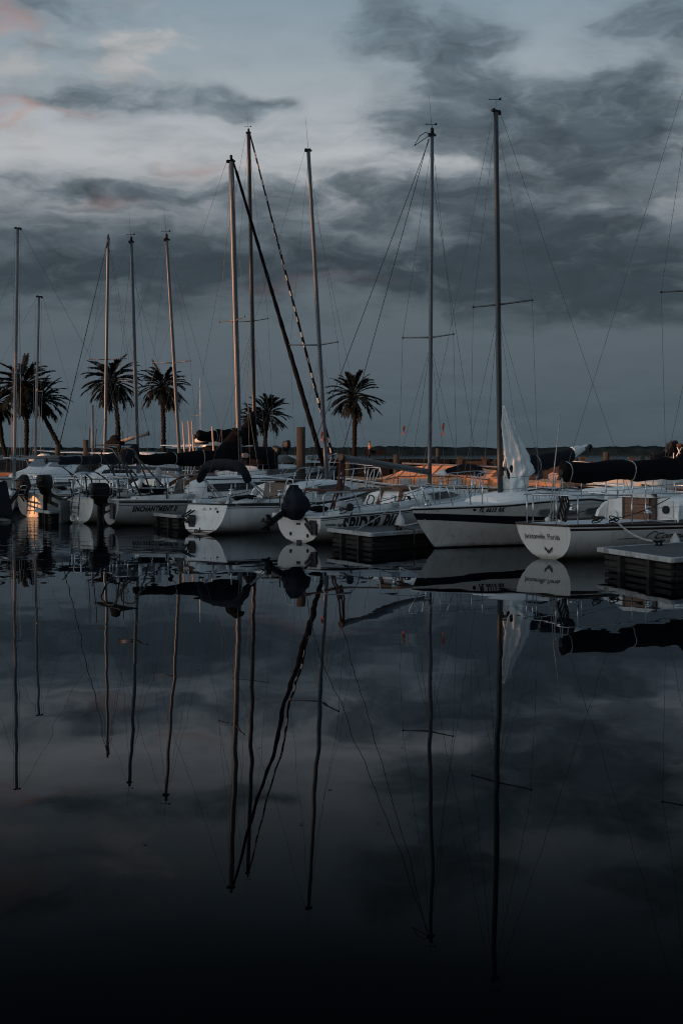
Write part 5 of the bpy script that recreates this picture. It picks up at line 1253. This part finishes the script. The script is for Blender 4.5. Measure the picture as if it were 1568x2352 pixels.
palm('date palm at the left edge, mostly cut off, leaning right', -8, 928, [(0, 965), (6, 1015), (22, 1065)], 56, 150, 0, .5)
palm('big dense date palm with straight trunk behind the two left masts', 52, 888, [(60, 935), (62, 990), (60, 1072)], 82, 149, 1, 1.1)
palm('date palm leaning left on a bent trunk between two dark piles', 96, 918, [(97, 945), (118, 988), (160, 1046)], 62, 152, 2, 2.1, -.25)
palm('date palm crossed by the peach lit mast', 257, 875, [(263, 908), (270, 960), (276, 1040)], 72, 150, 3, 2.6)
palm('date palm with straight thin trunk under the leaning light grey mast', 375, 888, [(374, 920), (376, 980), (376, 1040)], 64, 150, 1, 3.3)
palm('small date palm leaning right beside the dark wooden mast', 613, 952, [(611, 980), (609, 1015), (608, 1052)], 58, 158, 2, .4, .2)
palm('shortest date palm, half hidden by the dark wooden mast', 580, 962, [(584, 992), (588, 1020), (590, 1052)], 42, 162, 3, 4.4)
palm('lone date palm right of the furled jibs', 812, 910, [(815, 940), (814, 990), (813, 1060)], 66, 148, 0, 5.2)
# ------------------------------------------------------------------ sea wall, timber breakwater
mb = MB(); mb.box((1.6, 140.2, .45), (31, 1.6, 2.0)); mb.box((1.6, 139.3, 1.30), (31, .25, .35))
for i in range(16): mb.box((-13 + i * 1.95, 139.25, .5), (.32, .3, 1.9))
tag(mb.build('sea_wall', M['dark_timber'], None, (1.6, 140, 0)), 'low dark timber wall in front of the lone date palm', 'sea wall')
root = empty('breakwater', (22, 118, 0)); tag(root, 'brown timber breakwater with capped posts behind the sails at the right', 'breakwater')
mb = MB(); mb.box((0, 0, .55), (25, .16, 1.5)); mb.box((0, -.12, 1.27), (25, .12, .16)); mb.box((0, -.12, .75), (25, .12, .16)); mb.build('board_panel', M['pier_wood'], root)
for i in range(13):
    mb = MB(); mb.box((-12.2 + i * 2.03, -.2, .6), (.34, .30, 2.0)); mb.box((-12.2 + i * 2.03, -.2, 1.66), (.62 if i > 4 else .5, .5, .12)); mb.build('post', M['pier_wood'], root)
# low dock boards lit orange among the left boats
def boardwalk(label, x0, x1, d, z, m='dock_red', wid=1.8):
    a, c = P(x0, HZ, d), P(x1, HZ, d); root = empty('dock', (a.x, d, 0)); tag(root, label, 'dock', 'fixed docks between the rows'); L = c.x - a.x
    mb = MB(); n = int(L / .16)
    for i in range(n): mb.box((i * .16 + .08, wid/2, z - .02 + .006 * noise.noise((i, d, 0))), (.145, wid, .04))
    mb.build('decking', M['plank'], root)
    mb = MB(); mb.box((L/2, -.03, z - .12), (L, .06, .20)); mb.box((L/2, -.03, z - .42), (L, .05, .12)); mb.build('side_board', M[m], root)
    k = max(2, int(L / 2.4))
    for i in range(k + 1):
        mb = MB(); mb.tube([(i * L / k, .1, -.4), (i * L / k, .1, z - .05)], .11, 8); mb.tube([(i * L / k, wid - .1, -.4), (i * L / k, wid - .1, z - .05)], .11, 8); mb.build('dock_leg', M['pile_wood'], root)
boardwalk('orange lit timber dock between the leftmost masts', -60, 220, 76, 1.0)
boardwalk('dim timber dock behind the radar boat', 300, 700, 80, .9, 'dark_timber')
boardwalk('timber dock lit orange behind the loose grey sail', 1190, 1340, 66, .75)
# ------------------------------------------------------------------ piles
def pile(label, x, ytop, d, w, m='pile_wood', lean=0):
    c = P(x, ytop, d); r = w * d / F / 2
    mb = MB(); mb.tube([(c.x + lean, d, -.5), (c.x, d, c.z * .5), (c.x, d, c.z)], [r * 1.06, r * 1.02, r], 14)
    o = mb.build('mooring_pile', M[m], None, (c.x, d, 0)); tag(o, label, 'pile', 'mooring piles')
pile('thick tall pile with a sunlit left side, right of the black furled jib', 691, 981, 45, 20)
pile('dark pile left of the steel stern arch', 198, 1010, 57, 13)
pile('brown pile beside the foot of the bent palm trunk', 133, 1025, 58, 12)
pile('dark pile standing behind the bare grey boom', 910, 1044, 70, 14)
pile('dark pile just right of the mast above the tan tarpaulin', 1005, 1030, 71, 10)
pile('thin dark pile between the tan tarpaulin and the dark mast', 1137, 1055, 72, 8)
pile('brown pile behind the black sail cover nearest the loose sail', 1391, 1038, 73, 15)
pile('brown pile behind the middle of the long black sail cover', 1473, 1046, 74, 12)
pile('dark pile at the right edge by the raised fishing boat', 1545, 1035, 74, 13)
pile('thin pile behind the end of the navy sail cover', 1322, 1052, 76, 8)
pile('short dark pile right of the thick tall pile', 800, 1048, 68, 12)
# ------------------------------------------------------------------ floating finger docks
def finger(label, left, corner, back_dir, length, z=.36):
    """left and corner are the two ends of the end board; the dock runs off along back_dir (degrees)"""
    a, c = V(left), V(corner); dv = V((cos(R(back_dir)), sin(R(back_dir)), 0)) * length
    root = empty('finger_dock', (c.x, c.y, 0)); tag(root, label, 'finger dock', 'finger docks between the near boats'); o = V((c.x, c.y, 0))
    a0, c0 = V((a.x, a.y, 0)) - o, V((0, 0, 0)); A1, C1 = a0 + dv, c0 + dv
    up = V((0, 0, 1)); mb = MB(); n = int(length / .14)
    for i in range(n):
        p, q = a0.lerp(A1, (i + .04) / n), a0.lerp(A1, (i + .96) / n); r_, s_ = c0.lerp(C1, (i + .96) / n), c0.lerp(C1, (i + .04) / n)
        h = z + .005 * noise.noise((i * 1.7, z, c.x)); mb.add([p + up*h, s_ + up*h, r_ + up*h, q + up*h, p + up*(h-.04), s_ + up*(h-.04), r_ + up*(h-.04), q + up*(h-.04)], [(0,1,2,3),(7,6,5,4),(0,4,5,1),(2,6,7,3),(1,5,6,2),(0,3,7,4)])
    mb.build('decking', M['plank'], root)
    mb = MB(); ed = (c0 - a0).normalized(); e2 = dv.normalized()
    def rail(p, q, out): mb.beam(p + up*(z-.035) + out*.045, q + up*(z-.035) + out*.045, .09, .085)
    rail(a0 - ed*.09, c0 + ed*.09, -e2); rail(c0, C1, ed); rail(a0, A1, -ed)
    mb.build('edge_rail', M['plank_rim'], root, bevel=.015)
    mb = MB(); nb = 4
    for k in range(nb):
        h = z - .15 - k * (z + .1) / nb * .95; th = .075
        for p, q, ins in ((a0, c0, e2), (c0, C1, -ed), (a0, A1, ed)):
            mb.beam(p + ins*.05 + up*h + (q-p)*.02, q + ins*.05 + up*h - (q-p)*.02, .05, th * (1 + .15 * noise.noise((k, p.x, q.y))))
    core = [a0.lerp(C1, .5) + (p - a0.lerp(C1, .5)) * .955 for p in (a0, c0, C1, A1)]
    mb.prism([p - up*.35 for p in core], (0, 0, z + .26)); mb.build('float_crib', M['crib'], root)
    for p in (a0.lerp(c0, .3), a0.lerp(c0, .72)):
        mb = MB(); mb.box(p - e2*.02 + up*(z*.35), (.10, .10, z*1.1), Matrix.Rotation(math.atan2(ed.y, ed.x), 3, 'Z')); mb.build('batten', M['crib'], root)
    return root, o + a0, o + c0, o + A1, o + C1
D1 = finger('floating finger dock at the right edge with white worn edge rail', (4.55, 24.8, 0), (5.2, 22.4, 0), 40, 6.5)
D2 = finger('floating finger dock in the middle in front of the SPIDER.PIG hull', (-.22, 31.25, 0), (.63, 29.4, 0), 50, 4.6)
D3 = finger('floating finger dock left of the sloping white transom', (-5.3, 39.6, 0), (-4.35, 37.9, 0), 44, 4.5)
D4 = finger('floating finger dock behind the upright outboard motor at the left', (-8.95, 41.9, 0), (-8.3, 40.6, 0), 56, 4.5)
# cleats on the docks
def cleat(label, p, rz):
    mb = MB(); Mz = Matrix.Rotation(rz, 3, 'Z')
    mb.tube([Mz @ V((-.17, 0, .09)), Mz @ V((-.08, 0, .075)), Mz @ V((.08, 0, .075)), Mz @ V((.17, 0, .09))], [.014, .024, .024, .014], 8)
    for q in (-.06, .06): mb.tube([Mz @ V((q, 0, 0)), Mz @ V((q, 0, .08))], .024, 8)
    mb.box((0, 0, .006), (.2, .07, .012), Mz)
    mb.xf(lambda v: v + V(p)); o = mb.build('dock_cleat', M['black'], None, p); tag(o, label, 'cleat', 'dock cleats'); return V(p)
k1 = cleat('black cleat on the right finger dock holding the grey line', V((4.55, 24.8, .365)) + V((1.10, .55, 0)), .7)
k2 = cleat('black cleat on the middle finger dock in front of the SPIDER.PIG hull', V((.63, 29.4, .365)) + V((.60, 1.15, 0)), .85)
k3 = cleat('black cleat on the dock beside the ENCHANTMENT II hull', V((-5.3, 39.6, .365)) + V((1.0, .6, 0)), .7)
def line(label, pts, r=.013, m='rope', s_=None):
    mb = MB(); mb.tube(pts, r, 6); p = V(pts[0]); o = mb.build('mooring_line', M[m], None, p); tag(o, label, 'rope', 'mooring lines')
w = B1.l2w
line('pale mooring line drooping from the rounded transom to the right dock', sag(w((.9, -.92, .70)), k1 + V((0, 0, .08)), .10, 12) , .020)
line('thin line along the rail of the nearest sloop', sag(w((1.6, -1.05, .74)), w((4.2, -1.2, .80)), .12, 12), .012)
w = B3.l2w
line('pale mooring line from the dark winch down to the middle dock', sag(w((2.3, -.95, .85)), k2 + V((-1.0, -.9, 0)), .03, 8), .012)
line('dark mooring line from the stern of the SPIDER.PIG sloop to the middle dock', sag(w((.75, -.90, .68)), V((-.05, 31.2, .40)), .05, 8), .014, 'rope_dark')
line('pale taut line from the striped bow to the black cleat on the middle dock', sag(B2.l2w((6.7, .1, .62)), k2 + V((0, 0, .08)), .03, 8), .014)
line('dark line hanging over the edge of the middle dock', [k2 + V((0, 0, .07)), k2 + V((.10, -.25, .05)), k2 + V((.30, -.42, .02)), k2 + V((.31, -.45, -.2)), k2 + V((.30, -.45, -.34))], .010, 'rope_dark')
w = B5.l2w
line('dark mooring line crossing the ENCHANTMENT II lettering', sag(w((.5, -.80, .78)), k3 + V((-.2, 0, .06)), .16, 12), .012, 'rope_dark')
line('second dark mooring line from the stern of the ENCHANTMENT II hull', sag(w((.2, -.72, .76)), k3 + V((.1, .1, .06)), .26, 12), .010, 'rope_dark')
line('thin pale line from the reverse transom boat to the thick tall pile', sag(B4.l2w((1.2, -.9, 1.05)), P(681, 1060, 45), .05, 8), .008)
# a thick hank of black rope on the stern rail
c = B1.l2w((.08, -.30, 1.18)); mb = MB()
for k in range(7):
    ox = (k - 3) * .026; oy = .03 * sin(k * 2.1)
    mb.tube([c + V((ox + .03 * sin(q * 5 + k), oy + .03 * cos(q * 4 + k * 2), .03 - .44 * q - (0 if q < .98 else .02 * k % .07))) for q in [i / 9 for i in range(10)]], .018, 6)
o = mb.build('rope_hank', M['rope_dark'], None, c); tag(o, 'black rope hank hanging from the stern rail of the nearest sloop', 'rope')
# fenders
def fender(label, p, h=.34, r=.075):
    mb = MB(); mb.lathe([(.012, .10), (.02, .02), (.05, -.02), (r * .8, -.10), (r, -.20), (r, -h), (r * .75, -h - .05), (.02, -h - .07)], p, 14); mb.tube([V(p) + V((0, 0, .08)), V(p) + V((.01, .02, .32))], .008, 5)
    o = mb.build('fender', M['fender'], None, p); tag(o, label, 'fender', 'white fenders')
fender('white bell fender hanging over the SPIDER.PIG lettering', B3.l2w((2.02, -1.24, .60)), .30, .12)
fender('white fender hanging over the lower line of lettering on the nearest sloop', B1.l2w((2.30, -1.14, .44)), .30, .12)
# red ribbons on the shrouds
def ribbon(label, x, y0, y1, d):
    a, c = P(x, y0, d), P(x, y1, d); mb = MB(); n = 10; rows = []
    for i in range(n + 1):
        t = i / n; q = a.lerp(c, t); w_ = .075 * (.35 + sst(0, .8, t)) ; an = .5 + t * 1.5
        rows.append([q + V((cos(an) * w_ - .02*t, sin(an) * w_, 0)), q + V((0, .01, 0)), q + V((-cos(an) * w_ - .03*t, -sin(an) * w_, 0))])
    mb.loft(rows, False); o = mb.build('wind_ribbon', M['red'], None, a); tag(o, label, 'ribbon', 'red wind ribbons on the shrouds')
ribbon('red wind ribbon left of the mast above the grey boom', 928, 978, 998, 35.6)
ribbon('red wind ribbon right of the mast above the grey boom', 1018, 972, 1000, 35.4)
ribbon('red wind ribbon beside the thick tall pile', 740, 991, 1012, 39.0)
# ------------------------------------------------------------------ a person on the sea wall
def person():
    base = P(848, 1042, 139.6); base.z = 1.45
    root = empty('person', base); tag(root, 'person in a peach top and dark trousers standing on the dark wall, arms held forward', 'person')
    J = {'pelvis': (0,0,.92), 'waist': (0,0,1.08), 'chest': (-.03,0,1.32), 'neck': (.0,0,1.50), 'head': (.05,0,1.60), 'crownj': (.05,0,1.73),
         'hipL': (0,.10,.88), 'kneeL': (.04,.11,.48), 'ankL': (-.02,.11,.08), 'toeL': (.15,.12,.03), 'hipR': (0,-.10,.88), 'kneeR': (.02,-.11,.48), 'ankR': (-.04,-.11,.08), 'toeR': (.13,-.12,.03),
         'shL': (-.02,.19,1.42), 'elL': (.12,.24,1.17), 'wrL': (.36,.18,1.22), 'hdL': (.44,.15,1.24), 'shR': (-.02,-.19,1.42), 'elR': (.10,-.25,1.16), 'wrR': (.35,-.17,1.20), 'hdR': (.43,-.13,1.22)}
    rad = {'pelvis': .14, 'waist': .125, 'chest': .15, 'neck': .055, 'head': .088, 'crownj': .075, 'hip': .088, 'knee': .058, 'ank': .042, 'toe': .035, 'sh': .06, 'el': .043, 'wr': .032, 'hd': .036}
    E = [('pelvis','waist'),('waist','chest'),('chest','neck'),('neck','head'),('head','crownj')]
    for s_ in 'LR': E += [('pelvis','hip'+s_),('hip'+s_,'knee'+s_),('knee'+s_,'ank'+s_),('ank'+s_,'toe'+s_),('chest','sh'+s_),('sh'+s_,'el'+s_),('el'+s_,'wr'+s_),('wr'+s_,'hd'+s_)]
    names = list(J)
    def skin(nm, keys, edges, scale, m, parent, sub=1):
        ks = [k for k in names if k in keys]; me = bpy.data.meshes.new(nm); me.from_pydata([J[k] for k in ks], [(ks.index(a), ks.index(c)) for a, c in edges], [])
        o = bpy.data.objects.new(nm, me); COL.objects.link(o); o.parent = parent
        mo = o.modifiers.new('skin', 'SKIN'); mo.use_smooth_shade = True
        sk = me.skin_vertices[0].data
        for i, k in enumerate(ks):
            r = rad[k.rstrip('LR')] * scale; sk[i].radius = (r, r); sk[i].use_root = (i == 0)
        su = o.modifiers.new('sub', 'SUBSURF'); su.levels = sub; su.render_levels = sub
        me.materials.append(M[m]); return o
    body = skin('body', names, E, 1.0, 'skin', root, 2)
    skin('shirt', ('waist','chest','shL','shR','elL','elR'), [('waist','chest'),('chest','shL'),('chest','shR'),('shL','elL'),('shR','elR')], 1.14, 'cloth_orange', body)
    skin('trousers', ('pelvis','waist','hipL','hipR','kneeL','kneeR','ankL','ankR'), [('pelvis','waist'),('pelvis','hipL'),('pelvis','hipR'),('hipL','kneeL'),('hipR','kneeR'),('kneeL','ankL'),('kneeR','ankR')], 1.2, 'cloth_dark', body)
    mb = MB(); mb.ball((.03, 0, 1.70), (.105, .098, .09), 12, 8); mb.build('hair', M['hair'], body)
    mb = MB()
    for sg in (1, -1): mb.ball((.135, sg * .035, 1.64), .012, 6, 5)
    mb.build('eyes', M['hair'], body)
    mb = MB(); mb.tube([(.135, 0, 1.64), (.158, 0, 1.60), (.135, 0, 1.585)], [.012, .016, .010], 6); mb.build('nose', M['skin'], body)
    mb = MB()
    for sd, hx in ((1, (.44,.15,1.24)), (-1, (.43,-.13,1.22))):
        for k in range(4): mb.tube([V(hx) + V((.01, sd*(.028 - .018*k), .0)), V(hx) + V((.06, sd*(.026 - .018*k), .0)), V(hx) + V((.075 - .006*abs(k-1.3), sd*(.024 - .016*k), -.03))], [.010, .009, .007], 5)
        mb.tube([V(hx) + V((-.02, -sd*.03, .01)), V(hx) + V((.03, -sd*.045, .02))], [.011, .008], 5)
    mb.build('fingers', M['skin'], body)
    return base
pb = person()
mb = MB(); q = pb + V((.47, 0, 1.25)); mb.tube([q + V((0, .12, -.02)), q + V((.05, -.1, 0)), q + V((1.1, -.6, .25))], [.02, .016, .006], 6); o = mb.build('fishing_rod', M['black'], None, q); tag(o, 'short dark rod held by the person on the wall', 'fishing rod')
for x, y, lab in ((862, 1052, 'dark bench beside the person on the wall'),):
    q = P(x, y, 139.5); q.z = 1.45; mb = MB(); mb.box(q + V((0, 0, .42)), (2.2, .4, .08)); mb.box(q + V((0, .2, .7)), (2.2, .06, .4))
    for k in (-.9, .9): mb.box(q + V((k, 0, .2)), (.1, .4, .4))
    o = mb.build('bench', M['dark_timber'], None, q); tag(o, lab, 'bench')

SHQ, SHH = (8, -44.95, -45.10, -76), 4.9  # slit between the added sheds lets a strip of sun onto one transom
# ------------------------------------------------------------------ unseen sheds added behind and left of the camera to keep low sun off the near slips
def shed(label, q0, q1, al, hgt, dep=6.0):
    sx, sy = SUN_AZ.x, SUN_AZ.y; nx, ny = -sy, sx     # along the shed
    at = lambda q, a: V((sx * a + nx * q, sy * a + ny * q, 0))
    a0, a1 = at(q0, al), at(q1, al); rz = math.atan2(a1.y - a0.y, a1.x - a0.x); Lw = (a1 - a0).length
    root = empty('added_shade_shed', a0, rz); tag(root, label, 'building', 'unseen sheds added on the near shore to block the sun')
    sg = 1 if Matrix.Rotation(-rz, 3, 'Z') @ (at(q0, al + 1) - a0) @ V((0, 1, 0)) > 0 else -1
    y1 = sg * dep; he = hgt - .9
    mb = MB(); mb.prism([(0, 0, 0), (0, 0, he), (0, y1/2, hgt - .05), (0, y1, he), (0, y1, 0)], (Lw, 0, 0)); mb.build('wall', M['pier_wood'], root)
    mb = MB()
    for ya, yb in ((-sg*.4, y1/2), (y1 + sg*.4, y1/2)): mb.add([(-.0, ya, he - .08), (Lw, ya, he - .08), (Lw, yb, hgt), (0, yb, hgt), (-.0, ya, he + .02), (Lw, ya, he + .02), (Lw, yb, hgt + .1), (0, yb, hgt + .1)], [(0,1,2,3),(4,5,6,7),(0,1,5,4),(1,2,6,5),(2,3,7,6),(3,0,4,7)])
    mb.build('roof', M['dark_timber'], root)
    for k in range(int(Lw // 5)):
        mb = MB(); mb.box((2.5 + 5 * k, -sg*.04, 1.35), (2.6, .06, 2.7)); mb.build('door', M['stripe_brown'], root, bevel=.01)
    return root
AL = 36.0
shed('unseen long brown shed added on the near shore to block the sun', SHQ[0], SHQ[1], AL, SHH)
shed('unseen brown shed added beyond the gap to block the sun', SHQ[2], SHQ[3], AL, SHH)
mb = MB()
mb.loft([[V((-120, y, z)) for y, z in ((-60, -.6), (-60, .45), (60, .45), (60, -.6))], [V((-30, y, z)) for y, z in ((-60, -.6), (-60, .45), (18, .45), (18, -.6))]])
tag(mb.build('shore_ground', M['rock']), kind='structure')

def added_shade_tree(label, q, al, h, seed, rad=5.0, bot=5.2):  # unseen trees added, crowns shaped to keep sun off the masts
    r_ = random.Random(seed); sx, sy = SUN_AZ.x, SUN_AZ.y; nx, ny = -sy, sx; base = V((sx * al + nx * q, sy * al + ny * q, .4))
    root = empty('added_shade_tree', base); tag(root, label, 'tree', 'unseen trees added on the near shore to block the sun'); mb = MB()
    mb.tube([(0, 0, -.3), (.1, 0, 3), (.0, .2, 6), (0, .1, h * .7)], [.42, .34, .28, .12], 10)
    for k in range(7):
        a = k * .9; mb.tube([(0, .15, 4.5 + k * .5), (cos(a) * 1.6, sin(a) * 1.6, 6.5 + k * .6), (cos(a) * 3, sin(a) * 3, 7.6 + k * .7)], [.16, .10, .04], 6)
    mb.build('trunk', M['palm_trunk'], root)
    mb = MB()
    for k in range(3400):
        a, b_ = r_.uniform(0, 6.283), math.acos(r_.uniform(-1, 1)); rr = r_.random() ** .4 * (1 + .22 * noise.noise((cos(a) * 2, sin(a) * 2, b_ * 2 + seed)))
        cz = math.copysign(abs(cos(b_)) ** .45, cos(b_)); sr = sin(b_) ** .4; p = V((cos(a) * sr * rad * rr, sin(a) * sr * rad * rr, (h + bot) / 2 + cz * rr * (h - bot) / 2)); u = V((r_.uniform(-1, 1), r_.uniform(-1, 1), r_.uniform(-1, 1))).normalized() * .36; w = u.orthogonal().normalized() * .26
        mb.add([p - u, p - w, p + u, p + w], [(0, 1, 2, 3)])
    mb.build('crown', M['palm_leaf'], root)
for k, (q, lab) in enumerate(((-20, 'unseen broad tree added behind the near shed to block the sun'), (-25, 'second unseen broad tree added along the near shore to block the sun'), (-29.5, 'third unseen broad tree added along the near shore to block the sun'), (-32.5, 'last unseen broad tree added before the far shed to block the sun'))):
    added_shade_tree(lab, q, AL + 9, 16.5, 50 + k)
for k, (q, lab) in enumerate(((-48, 'unseen narrow high crowned tree added behind the shed gap to block the sun'), (-51.5, 'unseen narrow high crowned tree added behind the far shed to block sun'), (-55, 'last unseen narrow high crowned tree added behind the far shed to block sun'))):
    added_shade_tree(lab, q, AL + 9, 18, 70 + k, 3.0, 8.4)

# specks of leaf and foam drifting on the water
mb = MB(); r_ = random.Random(4)
for k in range(46):
    y = r_.uniform(7, 22); x = r_.gauss(-.10 if k % 3 else .06, .06) * y; s_ = r_.uniform(.004, .011); a = r_.uniform(0, 6.28)
    mb.add([(x + cos(a + q) * s_ * (1.6 if q in (0, pi) else .7), y + sin(a + q) * s_, .004) for q in (0, pi/2, pi, 3*pi/2)], [(0, 1, 2, 3)])
tag(mb.build('floating_litter', M['rock']), 'tiny dark specks of leaf floating on the open water', 'litter', kind='stuff')
